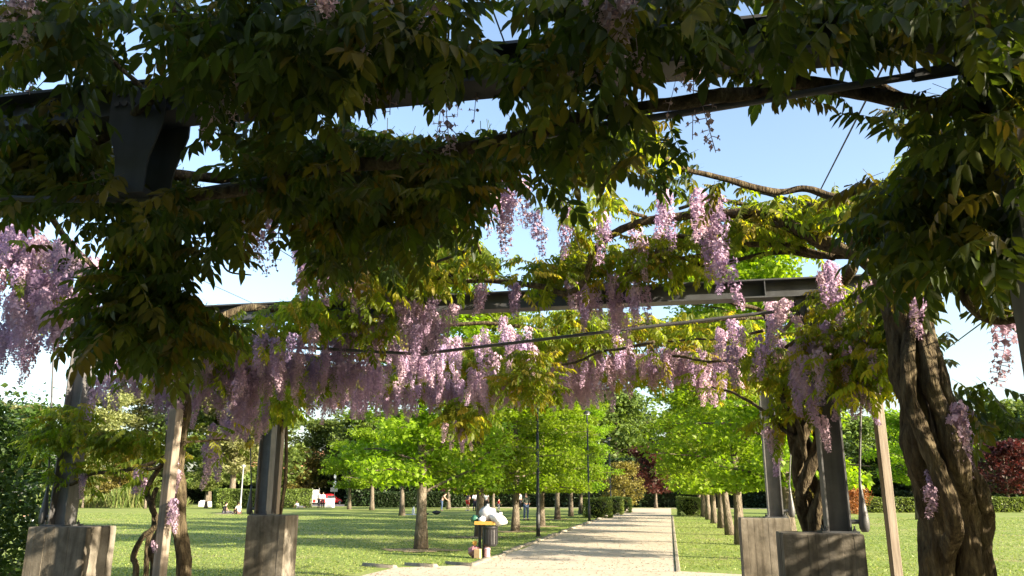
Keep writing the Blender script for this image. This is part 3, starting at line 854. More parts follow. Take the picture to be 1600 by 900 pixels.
# ---- wisteria over the near bay (its trunk climbs the outer post)
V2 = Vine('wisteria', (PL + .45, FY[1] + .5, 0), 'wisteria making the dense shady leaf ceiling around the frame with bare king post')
V2.branch(helix((PL + .45, FY[1] + .5, -.1), (PL + .2, FY[1] + .2, 3.7), 1.2, .10, .08, 0), .07, .05, 'stem', n=10)
V2.branch(helix((PL + .45, FY[1] + .5, -.1), (PL + .2, FY[1] + .2, 3.7), 1.2, .10, .08, 3), .06, .04, 'stem', n=10)
V2.branch([(PL + .2, FY[1] + .2, 3.65), (PL + 1.4, FY[1] + .4, 3.85), at(0, 235, 3.9), at(90, 230, 3.75), at(160, 215, 3.6), at(232, 168, 3.4), at(245, 152, 3.35), at(340, 140, 3.3), at(460, 150, 3.3)], .035, .016)
V2.pbranch([(243, 155, 3.35), (215, 130, 3.3), (188, 108, 3.25), (150, 70, 3.1)], .017, .010)
V2.pbranch([(270, 10, 2.9), (310, 45, 3.0), (345, 75, 3.05), (372, 112, 3.15)], .02, .012)
V2.pbranch([(180, 268, 4.0), (260, 275, 4.1), (350, 287, 4.4), (420, 300, 4.6), (560, 300, 4.8), (700, 290, 4.8), (800, 260, 4.7)], .04, .025)
V2.pbranch([(55, 300, 4.6), (80, 340, 4.9), (115, 385, 5.2), (152, 432, 5.4)], .026, .018)
V2.pbranch([(152, 432, 5.4), (90, 400, 5.7), (30, 385, 6.0), (-40, 380, 6.2)], .02, .012)
V2.pbranch([(340, 395, 5.5), (355, 425, 5.6), (395, 432, 5.7)], .010, .006)
for b in ((80, 50, 110, 75, 3.1, 5), (330, 70, 95, 95, 3.0, 5.5), (470, 90, 110, 110, 3.1, 6), (620, 55, 110, 75, 3.1, 6), (890, 80, 80, 115, 3.15, 6), (980, 50, 80, 60, 3.2, 5), (760, 15, 60, 25, 3.3, 2), (140, 90, 45, 70, 3.1, 4),
          (50, 200, 80, 60, 3.7, 4), (60, 270, 90, 70, 3.9, 5), (150, 280, 60, 40, 4.0, 5), (570, 110, 120, 50, 3.3, 5), (770, 130, 70, 40, 3.6, 2.5), (700, 110, 60, 40, 3.4, 4),
          (450, 240, 120, 55, 4.3, 5.5), (600, 265, 150, 65, 4.4, 6), (720, 245, 120, 50, 4.3, 5.5), (860, 215, 110, 35, 4.2, 4), (900, 255, 70, 45, 4.5, 3), (480, 320, 110, 65, 4.8, 5.5), (620, 335, 120, 60, 4.9, 6), (720, 310, 80, 50, 4.8, 5), (960, 215, 50, 45, 4.4, 3),
          (200, 320, 120, 60, 4.4, 5), (310, 370, 70, 60, 4.6, 4), (260, 400, 70, 50, 4.7, 4), (360, 330, 60, 50, 4.7, 3.5), (230, 500, 95, 65, 4.7, 6.5), (250, 560, 70, 25, 4.8, 3.5), (170, 530, 40, 30, 4.7, 4), (300, 480, 50, 40, 4.8, 4),
          (340, 230, 50, 40, 4.0, 2.5), (90, 130, 50, 30, 3.4, 1.5), (420, 400, 50, 50, 5.4, 2.2), (520, 400, 70, 40, 5.6, 3.5), (580, 400, 60, 40, 6.0, 3)):
    V2.leaves(*b[:5], layers=b[5] * .85, depth=.5, size=1.05)
V2.along(B1[6:], 130, .13, .95, -.02); V2.along([(200, 318, 3.45), (100, 315, 3.45), (-20, 308, 3.5)], 26, .10, .95, 0); V2.along([(260, 300, 3.42), (420, 280, 3.42), (560, 258, 3.42)], 30, .07, .95, .02)
V2.racemes(500, 35, 16, 26, 2.6, 2, depth=.08, pale=True); V2.racemes(590, 20, 14, 20, 2.7, 2, depth=.08, pale=True); V2.racemes(690, 15, 12, 16, 2.7, 1, depth=.05, pale=True)
V2.racemes(50, 8, 20, 10, 2.6, 2, depth=.05, pale=True); V2.racemes(365, 130, 30, 20, 3.0, 4, depth=.1, kinds=(6, 7)); V2.racemes(145, 235, 12, 25, 3.6, 3, depth=.1, kinds=(6, 7)); V2.racemes(580, 110, 40, 30, 3.2, 4, kinds=(6, 7))
V2.racemes(800, 320, 35, 30, 5.6, 7, kinds=(3, 4, 7)); V2.racemes(20, 95, 40, 30, 3.3, 6, kinds=(6, 7)); V2.racemes(380, 360, 60, 30, 5.2, 8, kinds=(6, 7, 4)); V2.racemes(700, 150, 50, 30, 3.6, 4, kinds=(6, 7))
V2.leaf_box((-7.5, -9.0, 3.75), (-.5, 2.3, 4.5), 2600, 1.3); V2.leaf_box((-8.2, -8, 1.3), (-6.9, 1.5, 4.2), 1300, 1.3); V2.leaf_box((-7, -9.5, 1.6), (2.5, -8.2, 4.3), 1500, 1.3)  # unseen leaf roof, side and back walls added to darken the near bay

# ---- wisteria with slender stems round the square timber post (left)
lb = at(255, 890, 7.9); lb.z = 0
V3 = Vine('wisteria', lb, 'wisteria with slender curling stems climbing the square timber post over the lawn', M_WSUNLIT)
stem_px(V3, [(285, 900), (280, 800), (275, 740), (283, 690), (290, 640), (288, 590), (300, 540), (330, 500)], 8.05, .075, .055, -.1)
stem_px(V3, [(212, 900), (208, 870), (222, 840), (245, 818), (236, 790, -.1), (230, 768), (240, 745, .1), (262, 715), (280, 680)], 7.8, .03, .024, -.1)
stem_px(V3, [(226, 900), (230, 850), (240, 820), (240, 800), (238, 780, -.1), (246, 762)], 7.85, .028, .022, -.1)
stem_px(V3, [(240, 900), (236, 860, -.1), (252, 820, -.15), (266, 780, -.1), (275, 740), (283, 690)], 7.75, .03, .026, -.1)
HOOP = [(285, 662, 7.9), (266, 668, 7.7), (262, 688, 7.6), (266, 705, 7.6), (255, 728, 7.6), (236, 735, 7.65), (222, 732, 7.7)]
V3.pbranch(HOOP, .02, .014)
B3 = [(288, 690, 8.0), (240, 722, 8.1), (190, 738, 8.2), (150, 742, 8.3), (118, 755, 8.4), (98, 760, 8.4)]
V3.pbranch(B3, .026, .014); V3.along(B3, 70, .16, .7, .10)
V3.leaves(185, 700, 70, 22, 8.2, layers=2.2, depth=.3, size=.8); V3.leaves(105, 665, 35, 28, 8.2, layers=2, depth=.3, size=.8); V3.leaves(70, 690, 30, 20, 8.3, layers=2, depth=.3, size=.8)
V3.pbranch([(292, 690, 8.05), (330, 690, 8.3), (360, 688, 8.6)], .016, .008)
V3.branch([at(300, 545, 8.05), at(330, 500, 8.0), at(440, 480, 8.2), at(560, 470, 8.3), at(700, 440, 8.3), at(760, 437, 8.0)], .05, .03)
V3.branch([at(300, 545, 8.05), at(200, 520, 7.6), at(90, 470, 7.0), at(0, 430, 6.5)], .045, .025)
V3.branch([at(300, 545, 8.05), at(400, 540, 9.5), at(520, 560, 11), at(640, 560, 12)], .045, .025)
for b in ((60, 430, 60, 50, 6.3, 1.6), (430, 475, 70, 40, 7.6, 2.2), (400, 535, 60, 30, 8.0, 1.8), (480, 500, 50, 35, 8.2, 2), (330, 540, 60, 30, 8, 2.5), (560, 500, 80, 40, 8.6, 2.6), (430, 630, 35, 25, 10, 2.5), (500, 590, 70, 25, 9.5, 2), (220, 590, 50, 20, 8.2, 1), (350, 590, 60, 20, 8.6, 2), (640, 420, 90, 45, 7.8, 3), (700, 385, 70, 40, 7.6, 2.6), (770, 400, 45, 28, 7.6, 2), (560, 440, 60, 40, 7.2, 3), (100, 485, 50, 30, 6.5, 1.2)):
    V3.leaves(*b[:5], layers=b[5], depth=.6, size=.95)
for b in ((70, 430, 85, 55, 5.8, 30), (20, 370, 35, 40, 5.6, 9), (80, 495, 80, 35, 6.0, 22), (30, 540, 40, 25, 6.6, 8), (285, 575, 100, 30, 8.2, 34), (320, 615, 80, 25, 8.8, 26), (190, 600, 40, 22, 8.4, 9), (375, 655, 50, 30, 9.4, 14), (340, 705, 20, 25, 9.2, 4), (490, 400, 30, 50, 6.6, 9), (540, 420, 40, 40, 7.0, 10), (560, 560, 60, 50, 8.8, 26), (600, 480, 50, 40, 8.2, 10), (690, 495, 26, 28, 8.0, 7), (270, 650, 14, 30, 8.0, 5), (430, 585, 60, 28, 8.6, 20), (500, 595, 60, 25, 9.0, 18), (380, 600, 50, 25, 8.4, 12), (450, 540, 50, 25, 7.6, 8)):
    V3.racemes(*b)
for (x, y) in ((752, 468), (803, 466)): V3.racemes(x, y, 2, 2, 7.3, 2, depth=.03, kinds=(0, 2), size=.95)
V3.racemes(272, 755, 5, 25, 7.7, 3, depth=.05, kinds=(0, 5), size=.8); V3.racemes(268, 805, 4, 18, 7.5, 2, depth=.05, kinds=(0,), size=.8); V3.racemes(128, 765, 6, 10, 8.3, 2, depth=.05, size=.8); V3.racemes(222, 755, 8, 12, 8.0, 3, depth=.05, size=.8); V3.racemes(245, 860, 6, 20, 7.6, 2, depth=.03, kinds=(5,), size=.6)

# ---- wisteria with rope-like stems on the mossy block (right)
V4 = Vine('wisteria', (1.15, FY[2] + .55, 0), 'wisteria with rope-like twisted stems behind the dark mossy concrete block', M_WSUNLIT)
cb, ct = at(1282, 830, FY[2] + .5), at(1258, 660, FY[2] + .45)
for k in range(5):
    h = helix(Vector((cb.x, cb.y, -.1)), cb + Vector((0, 0, -.05)), .4, .10, .10, k * 1.26, 5) + helix(cb, ct, .55, .10, .12, k * 1.26 + 2.5, 9, .05) [1:]
    V4.branch(h, .072, .055, 'stem', n=18, bump=.14)
V4.pbranch([(1258, 720, 8.8), (1252, 680, 8.7), (1240, 650, 8.7), (1225, 630, 8.8), (1222, 605, 8.9), (1235, 560, 9.0), (1250, 520, 9.0)], .03, .02, 'stem')
V4.pbranch([(1262, 670, 8.9), (1268, 600, 8.9), (1280, 540, 8.8), (1290, 480, 8.7), (1330, 420, 8.0)], .06, .05, 'stem')
V4.pbranch([(1255, 690, 8.8), (1225, 672, 9.0), (1190, 638, 9.6), (1150, 615, 10.2), (1110, 602, 10.8)], .025, .014)
B2 = [(1405, 440, 6.5), (1350, 402, 6.7), (1290, 372, 6.9), (1222, 342, 7.0), (1160, 330, 7.0), (1090, 332, 7.1), (1005, 340, 7.1), (957, 362, 7.2), (932, 398, 7.25), (912, 438, 7.3), (882, 457, 7.4), (842, 446, 7.5), (762, 436, 7.6), (690, 434, 7.8), (640, 425, 8.0)]
V4.pbranch(B2, .052, .022)
for bp_, ra in (([(1365, 405, 6.9), (1310, 355, 7.1), (1250, 335, 7.3), (1185, 318, 7.5), (1110, 312, 7.6), (1060, 325, 7.7)], .03), ([(1390, 425, 6.7), (1330, 402, 6.9), (1262, 402, 7.2), (1190, 395, 7.5), (1120, 415, 7.8), (1050, 402, 7.9), (980, 420, 8.0)], .028),
                ([(1405, 300, 5.5), (1345, 335, 6.2), (1285, 328, 6.8), (1225, 312, 7.2), (1170, 300, 7.4)], .026), ([(1240, 350, 7.1), (1190, 360, 7.3), (1140, 345, 7.5), (1080, 352, 7.6)], .02), ([(1330, 330, 6.3), (1300, 360, 6.8), (1265, 385, 7.2)], .022), ([(1010, 340, 7.1), (960, 325, 7.0), (915, 330, 6.9), (870, 318, 6.8)], .018)):
    V4.pbranch(bp_, ra, ra * .55)
V4.pbranch([(1345, 402, 6.75), (1280, 388, 7.0), (1240, 362, 7.1), (1185, 332, 7.2), (1150, 335, 7.2)], .04, .028)
V4.pbranch([(1300, 400, 7.0), (1230, 388, 7.2), (1160, 380, 7.3), (1100, 372, 7.4), (1055, 365, 7.4), (1032, 378, 7.4), (1022, 400, 7.4)], .032, .016)
V4.pbranch([(1160, 382, 7.3), (1100, 402, 7.5), (1030, 409, 7.6), (990, 400, 7.6)], .022, .012)
V4.pbranch([(955, 365, 7.2), (905, 345, 7.0), (880, 325, 6.8), (872, 300, 6.6)], .02, .012)
V4.pbranch([(738, 335, 6.0), (742, 362, 6.1), (752, 398, 6.3)], .016, .010); V4.pbranch([(740, 362, 6.1), (690, 385, 6.3), (620, 396, 6.6)], .018, .010); V4.pbranch([(740, 365, 6.1), (720, 395, 6.3), (660, 420, 6.6), (600, 418, 6.9)], .016, .008)
V4.pbranch([(1140, 468, 8.8), (1185, 485, 9.0), (1197, 525, 9.3), (1186, 555, 9.6), (1120, 562, 10.2), (1050, 558, 10.6)], .026, .018); V4.pbranch([(1195, 515, 9.3), (1120, 528, 10), (1040, 532, 10.6)], .018, .012)
V4.pbranch([(1270, 520, 8.9), (1225, 545, 9.2), (1196, 548, 9.4)], .028, .022); V4.pbranch([(1020, 535, 9.5), (940, 552, 10), (860, 572, 10.5), (800, 570, 11)], .02, .012)
for b in ((930, 308, 55, 32, 6.4, 3), (1000, 225, 50, 28, 5.0, 2), (1240, 345, 70, 26, 7.3, 2.2), (1060, 400, 70, 40, 7.8, 2.2), (1150, 355, 70, 25, 7.4, 2), (860, 420, 55, 35, 7.8, 2.6), (950, 420, 55, 35, 7.9, 2.2), (1330, 330, 60, 25, 6.8, 2.5), (1380, 290, 40, 25, 6.0, 3),
          (1320, 550, 65, 45, 8.0, 3.2), (1345, 595, 55, 28, 7.8, 3), (1235, 605, 42, 30, 9.2, 2.4), (1210, 570, 45, 35, 9.4, 2), (1300, 480, 35, 28, 8.2, 2), (1385, 540, 40, 45, 7.2, 2.5), (1260, 640, 45, 20, 8.9, 2), (1215, 668, 25, 20, 9.2, 1.6), (1370, 470, 40, 30, 7.2, 2), (880, 380, 40, 25, 7.2, 1.6), (830, 610, 40, 25, 9.5, 2.5), (825, 580, 35, 25, 9.5, 2)):
    V4.leaves(*b[:5], layers=b[5] * 1.3, depth=.5, size=.9)
V4.along(B2[2:], 130, .18, .8, .10)
for b in ((880, 358, 8, 20, 6.8, 3), (935, 372, 12, 20, 7.0, 3), (960, 470, 50, 35, 8.0, 18), (905, 480, 20, 28, 7.8, 5), (1020, 410, 35, 40, 7.6, 7), (1290, 445, 14, 26, 7.6, 6), (1300, 480, 14, 20, 7.8, 4), (1250, 565, 16, 38, 8.0, 8), (1228, 500, 28, 30, 8.6, 8), (1300, 560, 35, 35, 7.8, 9), (1330, 545, 30, 30, 7.5, 6), (1370, 475, 22, 26, 7.3, 6), (1340, 630, 28, 16, 7.8, 6), (1262, 610, 20, 30, 8.0, 6), (1286, 665, 6, 12, 8.2, 2), (1210, 690, 14, 10, 9.2, 4), (1210, 560, 26, 20, 9.2, 6), (790, 545, 50, 35, 9.6, 14), (845, 360, 12, 20, 6.6, 3), (1150, 545, 30, 30, 9.6, 8), (1050, 345, 12, 18, 7.0, 2), (1380, 580, 25, 20, 7.2, 4), (735, 610, 28, 25, 9.6, 9), (990, 345, 8, 14, 7.0, 2)):
    V4.racemes(*b[:5], max(1, int(b[5] * .8)))

# ---- wisteria of the far bay
V5 = Vine('wisteria', (PL + .55, FY[3] + .5, 0), 'wisteria of the bay next to the lawn, heavy with dense lilac flower clusters', M_WSUNLIT)
for k in range(2): V5.branch(helix((PL + .1, FY[3] + .55, -.1), (PL + .15, FY[3] + .2, 3.75), 1.0, .07, .07, k * 3), .035, .03, 'stem', n=8)
for Y in (10.5, 12.0, 13.7, 14.6):
    V5.branch([(PL - .2, Y, 3.85), (-5, Y + .2, 3.8), (-3, Y - .2, 3.88), (-1, Y + .1, 3.8), (1.8, Y, 3.85)], .035, .022)
V5.branch([(PL + .15, FY[3] + .2, 3.7), (PL + .3, 12, 3.85), (PL + .2, 10.4, 3.85)], .03, .025); V5.branch([(1.7, 14.7, 3.85), (1.6, 12, 3.8), (1.7, 10.4, 3.85)], .03, .025)
for b in ((560, 520, 70, 30, 10.5, 2.2), (700, 560, 100, 22, 12.5, 2), (850, 560, 90, 22, 12.3, 2), (950, 520, 80, 28, 11, 2), (1100, 520, 100, 24, 11.2, 1.6), (1000, 580, 100, 22, 12.8, 2), (1150, 585, 70, 24, 12.2, 2), (480, 605, 80, 20, 12, 2), (610, 600, 70, 15, 12.5, 1.5), (725, 655, 35, 24, 11.8, 3), (880, 520, 60, 30, 11, 2), (760, 590, 60, 20, 12, 1.6), (430, 640, 40, 24, 12.8, 2.5)):
    V5.leaves(*b[:5], layers=b[5] * 1.7, depth=.8)
for b in ((600, 615, 110, 18, 12.4, 48), (850, 598, 95, 20, 12.6, 46), (950, 565, 55, 24, 11.4, 18), (740, 615, 70, 22, 12.2, 24), (1050, 575, 90, 22, 11.8, 40), (1120, 570, 55, 25, 11.2, 14), (1110, 605, 28, 12, 11.6, 6), (500, 620, 60, 16, 12.2, 20), (720, 680, 25, 14, 11.8, 5), (680, 560, 60, 25, 11, 16), (920, 610, 40, 12, 12.8, 10), (640, 560, 40, 30, 10.5, 12), (655, 520, 25, 40, 8.1, 9)):
    V5.racemes(*b[:5], int(b[5] * 1.35), depth=.9)
for v in (V1, V2, V3, V4, V5):
    v.finish()

# ------------------------------------------------------------------ trees, hedges, shrubs
LQ = (np.array([(0, 0, 0), (.45, .38, .10), (1, 0, -.10), (.45, -.38, .10)]), np.array([(0, 1, 2, 3)]))
def leaf_cloud(P, size, mat, name='crown', flat=.6, jitter=.35):
    n = len(P)
    D = rand_dirs(n, -.9, .5)
    S = size * rng.uniform(1 - jitter, 1 + jitter, n)
    V, Q, T = scatter([LQ], np.zeros(n, int), frames(D, rng.normal(0, flat, n)), P, S, rng.random(n))
    return np_mesh(name, V, Q, mat, T)
def tree_meshes(seed, H, base, R, trunk_r, mat, nl, size, shape='egg', limbs=14, clump=.55, lean=0.0, flatten=.55, gappy=.8):
    """trunk with limbs (one mesh) and a crown of leaves gathered round the limb ends"""
    r = random.Random(seed)
    mb = MB()
    tp = [Vector((lean * t * t * H * .3 + .05 * math.sin(t * 5 + seed), .05 * math.cos(t * 4 + seed), H * .8 * t)) for t in [i / 9 for i in range(10)]]
    mb.tube(tp, [trunk_r * (1.35 if i == 0 else 1) * (1 - .85 * i / 9) for i in range(10)], 9, bump=.08, seed=seed)
    cl = []
    def prof(t):
        if shape == 'egg': return math.sin(PI * min(1, (.12 + .88 * t)) ** .62) ** .8
        if shape == 'flatbase': return max(.15, (1 - t ** 2.6) ** .75) * (1 if t > .06 else .9)
        if shape == 'column': return .55 + .45 * math.sin(PI * t ** .8)
        return math.sin(PI * (.08 + .9 * t)) ** .6
    for i in range(limbs):
        t = (i + r.random()) / limbs
        z = base + (H - base) * t
        a = i * 2.4 + r.uniform(-.6, .6)
        rr = R * prof(t) * r.uniform(.75, 1.1)
        zt = max(0.0, min(.88, (z - .6) / (H * .8)))
        k = zt * 9; i0 = min(8, int(k)); p0 = tp[i0].lerp(tp[i0 + 1], k - i0)
        end = p0 + Vector((math.cos(a) * rr, math.sin(a) * rr, .25 * rr * r.uniform(.2, 1.4)))
        mid = p0.lerp(end, .5) + Vector((0, 0, .08 * rr))
        lr = max(.012, trunk_r * .33 * (1 - .6 * t))
        mb.tube([p0, mid, end], [lr, lr * .65, lr * .25], 5, cap=False)
        m = 7
        for j in range(m):
            s = .15 + .85 * (j + r.random()) / m
            q = p0.lerp(end, s) + Vector((r.gauss(0, .22), r.gauss(0, .22), r.gauss(.05, .12))) * rr * .55
            cl.append((q, clump * r.uniform(.6, 1.25) * (.6 + .4 * R / 2.5)))
    wts = np.array([c[1] ** 2 for c in cl]); wts /= wts.sum()
    idx = rng.choice(len(cl), nl, p=wts)
    C = np.array([tuple(c[0]) for c in cl])[idx]; CR = np.array([c[1] for c in cl])[idx]
    d = rng.normal(0, 1, (nl, 3)); d /= np.linalg.norm(d, axis=1)[:, None]
    d *= (rng.random(nl) ** .45)[:, None] * CR[:, None]; d[:, 2] *= flatten
    P = C + d
    P[:, 2] = np.maximum(P[:, 2], base * .88)
    return mb.mesh('trunk', M_BARK, True), leaf_cloud(P, size, mat)
def plant_tree(name, meshes, loc, rz, s, label, cat='tree', group=None):
    t = tag(empty(name, loc, rz), label, cat, group)
    t.scale = (s, s, s)
    link('trunk', meshes[0], t); link('crown', meshes[1], t)
    return t

AV = [tree_meshes(20 + k, (12.0, 12.8, 11.4, 12.3)[k], 2.0, (2.7, 2.9, 2.6, 2.8)[k], .165, M_AVE, 30000, .145, 'flatbase', 44, .62, flatten=.5) for k in range(4)]
gl, gr = 'trees in the row along the lawn side of the path', 'trees in the row along the hedge side of the path'
lab_l = ['first lime-green tree of the lawn-side row, before the litter bin', 'lime-green tree directly behind the litter bin', 'third lime-green tree in the lawn-side row, between the litter bin and a dark lamp pole', 'fourth lime-green tree in the lawn-side row, right behind a tall dark lamp pole', 'fifth lime-green tree in the lawn-side row', 'sixth lime-green tree in the lawn-side row', 'last lime-green tree of the lawn-side row by the clipped shrubs']
for i, (x, y) in enumerate(((655, 860), (748, 840), (805, 831), (847, 823), (870, 812), (892, 807), (908, 803))):
    p = gnd(x, y); plant_tree('avenue_tree', AV[i % 4], p, i * 1.7, (1.02, .95, .98, 1.0, .98, 1, 1)[i], lab_l[i], group=gl)
lab_r = ['green tree behind the streaked concrete block, first of the hedge-side row', 'second green tree of the hedge-side row along the straight kerb', 'third green tree of the hedge-side row, with leaning trunk', 'fourth green tree of the hedge-side row', 'fifth green tree of the hedge-side row', 'sixth green tree of the hedge-side row', 'seventh green tree of the hedge-side row near the clipped cube shrub', 'last green tree of the hedge-side row']
for i, (X, Y) in enumerate(((2.9, 22.0), (2.15, 28.4), (2.25, 34.6), (2.35, 41.2), (2.35, 47.4), (2.35, 53.8), (2.3, 60.5), (2.3, 68))):
    t_ = plant_tree('avenue_tree', AV[(i + 2) % 4], (X, Y, 0), 0 if i == 2 else i * 2.3 + 1, (1.05, 1.0, .98, .95, .95, .95, .95, .95)[i], lab_r[i], group=gr)
    t_.scale.xy = (.97, .97)
    if i == 2: t_.rotation_euler.y = -.07
M_SOIL = noisy('bare_soil', [(.3, (.15, .11, .065)), (.6, (.24, .19, .11)), (.75, (.20, .21, .08))], scale=3, rough=.95, bump=.5)
for i, (x, y) in enumerate(((655, 860), (748, 840), (805, 831), (847, 823), (870, 812))):
    p = gnd(x, y); r = random.Random(i); ring = []
    for k in range(22):
        a = 2 * PI * k / 22; rr = r.uniform(.55, .95) * (1.25 if abs(math.sin(a)) < .5 else 1); ring.append((p.x + rr * math.cos(a) * 1.2, p.y + rr * math.sin(a), .018))
    tag(MB().add([(p.x, p.y, .05)] + ring, [(0, k + 1, (k + 1) % 22 + 1) for k in range(22)]).build('bare_soil', M_SOIL), kind='structure')
# loose trees on the lawn
LW = [tree_meshes(40 + k, (9, 7.5)[k], 2.6, (3.0, 2.2)[k], .2, (M_AVE, M_HEDGE)[k], 12000, .19, 'egg', 22, .7) for k in range(2)]
for (x, y, k, s, lab) in ((628, 806, 0, 1.0, 'lawn tree with thick trunk beside the white and blue bag'), (580, 797, 0, 1.1, 'spreading green tree at the lawn edge near the bollard'), (545, 796, 0, .95, 'pale green tree behind the bollards'),
                          (128, 794, 1, .62, 'young slim-trunked tree in front of the tall grass bank'), (226, 795, 1, .7, 'young slim-trunked tree at the end of the tall grass bank'), (322, 794, 1, .85, 'young tree with pale trunk at the end of the clipped hedge'),
                          (1438, 812, 0, .98, 'green tree on the lawn behind the thick vine trunk'), (700, 796, 0, 1.0, 'green tree far behind the group of standing people'), (770, 796, 0, .9, 'green tree behind the child in red')):
    p = gnd(x, y); plant_tree('lawn_tree', LW[k], p, x * .37, s, lab, group='loose trees on the lawn')

BG = {'round': [tree_meshes(60 + k, 15, 2.4, 5.2, .34, M_BGL, 14000, .42, 'egg', 30, 1.15) for k in range(2)],
      'pale': [tree_meshes(70 + k, 19, 3.5, 3.6, .32, M_PALE, 13000, .36, 'column', 34, .95) for k in range(2)],
      'red': [tree_meshes(80, 8, 1.9, 3.2, .16, M_RED, 7000, .26, 'egg', 24, .75)],
      'gold': [tree_meshes(85, 9, 1.2, 3.6, .2, M_YEL, 7000, .28, 'egg', 24, .85)],
      'dark': [tree_meshes(88, 14, 1.0, 4.6, .3, M_DARKL, 13000, .42, 'egg', 30, 1.15)]}
def bgt(kind, px, Y, s, label, k=0, name='background_tree'):
    r = ray(px, 770); p = Vector((r[0] * Y / r[1], Y, 0))
    if kind in ('round', 'pale', 'dark') and 250 < px < 1100: s *= 1.3
    plant_tree(name, BG[kind][k % len(BG[kind])], p, px * .71, s, label, group='trees around the park')
spec = [('pale', -60, 95, 1.0, 'pale feathery tree at the end of the tree belt behind the leafy shrub'), ('pale', 30, 100, .95, 'pale feathery tree behind the dark leafy shrub'), ('round', 95, 104, .9, 'rounded tree behind the block by the leafy shrub'), ('pale', 150, 100, 1.05, 'tall pale tree above the tall grass bank'), ('pale', 205, 108, 1.15, 'tall pale poplar behind the bank of tall grass'),
        ('gold', 185, 92, .95, 'yellowish bushy tree right behind the tall grass bank'), ('pale', 262, 110, 1.1, 'pale poplar behind the square timber post'), ('round', 325, 106, 1.0, 'rounded tree behind the clipped hedge end'), ('pale', 362, 102, 1.1, 'grey-green poplar behind the pale lamp post'), ('round', 410, 112, 1.05, 'rounded tree behind the middle of the clipped hedge'), ('gold', 465, 116, 1.15, 'yellow-green tree above the display boards'), ('round', 505, 122, .85, 'tree above the red car'),
        ('round', 570, 118, .9, 'dark rounded tree behind the bollards'), ('round', 640, 112, .85, 'rounded tree beyond the playing people'), ('dark', 690, 108, .8, 'dark tree beyond the shirtless man'), ('red', 712, 98, .75, 'small reddish tree behind the group of people'), ('dark', 760, 106, .8, 'dark tree beyond the litter bin'), ('dark', 840, 108, .85, 'dark tree beyond the lawn-side row'), ('pale', 900, 112, .8, 'pale tree rising behind the lawn-side row'),
        ('gold', 975, 76, .62, 'golden bushy tree beside the end of the gravel path'), ('round', 965, 110, 1.0, 'tall pale green tree behind the golden bush'), ('dark', 1000, 118, .9, 'dark tree closing the end of the path'), ('red', 1024, 92, 1.05, 'dark red maple at the end of the gravel path'), ('dark', 1075, 112, .8, 'dark tree behind the clipped cube shrub'), ('dark', 1150, 104, .75, 'dark tree behind the hedge-side row'),
        ('dark', 1290, 92, .7, 'dark tree behind the rope-like vine'), ('round', 1345, 96, .85, 'green tree above the rust-coloured shrub'), ('dark', 1420, 94, .7, 'dark tree behind the slim bare post'), ('round', 1440, 104, .95, 'green tree behind the thick vine trunk'), ('red', 1575, 88, 1.05, 'dark red tree behind the long low hedge'), ('dark', 1530, 104, .75, 'dark tree between the vine trunk and the red tree'), ('round', 1590, 112, 1.1, 'pale green tree rising over the dark red tree'), ('round', 1680, 104, 1.05, 'round tree past the dark red tree'), ('round', 1500, 118, .9, 'green tree far behind the long low hedge')]
for i, s_ in enumerate(spec): bgt(*s_, k=i)

def hedge(name, x0, y0, x1, y1, w, h, mat, n, size, label, cat='hedge', round_=.25, z0=0.0):
    """clipped hedge: leaves over a dark twig core"""
    L = math.hypot(x1 - x0, y1 - y0); a = math.atan2(y1 - y0, x1 - x0)
    o = tag(empty(name, ((x0 + x1) / 2, (y0 + y1) / 2, 0), a), label, cat)
    b = min(round_, w * .45, h * .45, L * .45)
    MB().box((0, 0, (h - .1) / 2), (L - .25, w - .25, h - .14), bev=b).build('twig_core', M_CROWNCORE, o)
    u = rng.random(n); area = np.array([L * h, L * h, L * w, w * h, w * h]); area /= area.sum()
    f = rng.choice(5, n, p=area); s, t = rng.uniform(-.5, .5, n), rng.random(n)
    P = np.zeros((n, 3)); dep = np.abs(rng.normal(0, .06, n))
    for k in range(5):
        m = f == k
        if k < 2: P[m] = np.stack([s[m] * L, (w / 2 - dep[m]) * (1 if k else -1), t[m] * h], 1)
        elif k == 2: P[m] = np.stack([s[m] * L, (t[m] - .5) * w, h - dep[m]], 1)
        else: P[m] = np.stack([(L / 2 - dep[m]) * (1 if k == 4 else -1), s[m] * w, t[m] * h], 1)
    q = np.maximum(np.abs(P[:, 2] - h * .5) - (h * .5 - b), 0); P[:, 1] *= 1 - .5 * (q / b) ** 2 * b / max(w, .1) * 2 * .5
    P += np.array([[mnoise.noise(Vector((p[0] * .8, p[1], p[2] * .9 + x0))) * .12, mnoise.noise(Vector((p[0], p[2], 5))) * .12, mnoise.noise(Vector((p[0] * .7, p[1], 9))) * .10] for p in P])
    P[:, 2] = np.maximum(P[:, 2], .03)
    link('foliage', leaf_cloud(P, size, mat, 'foliage'), o)
    return o
a, b = gnd(335, 795), gnd(482, 793)
hedge('clipped_hedge', a.x, a.y, b.x, b.y, 1.4, 2.05, M_HEDGE, 14000, .18, 'long clipped sunlit hedge behind the seated couple')
a, b = gnd(588, 793), gnd(722, 793)
hedge('dark_hedge', a.x, a.y, b.x, b.y, 1.4, 1.7, M_DARKL, 12000, .2, 'dark clipped hedge behind the shirtless man')
hedge('tall_dark_hedge', -40, 99, 26, 99, 3.0, 5.6, M_DARKL, 34000, .36, 'tall dark hedge closing the park behind the path')
hedge('tall_dark_hedge', 27, 95, 62, 92, 3.0, 5.2, M_DARKL, 18000, .36, 'tall dark hedge behind the long low hedge and red tree')
hedge('dark_hedge', -96, 118, -42, 122, 3.0, 4.6, M_DARKL, 22000, .38, 'tall dark hedge behind the red car and pavement')
a, b = gnd(1340, 801), gnd(1700, 800)
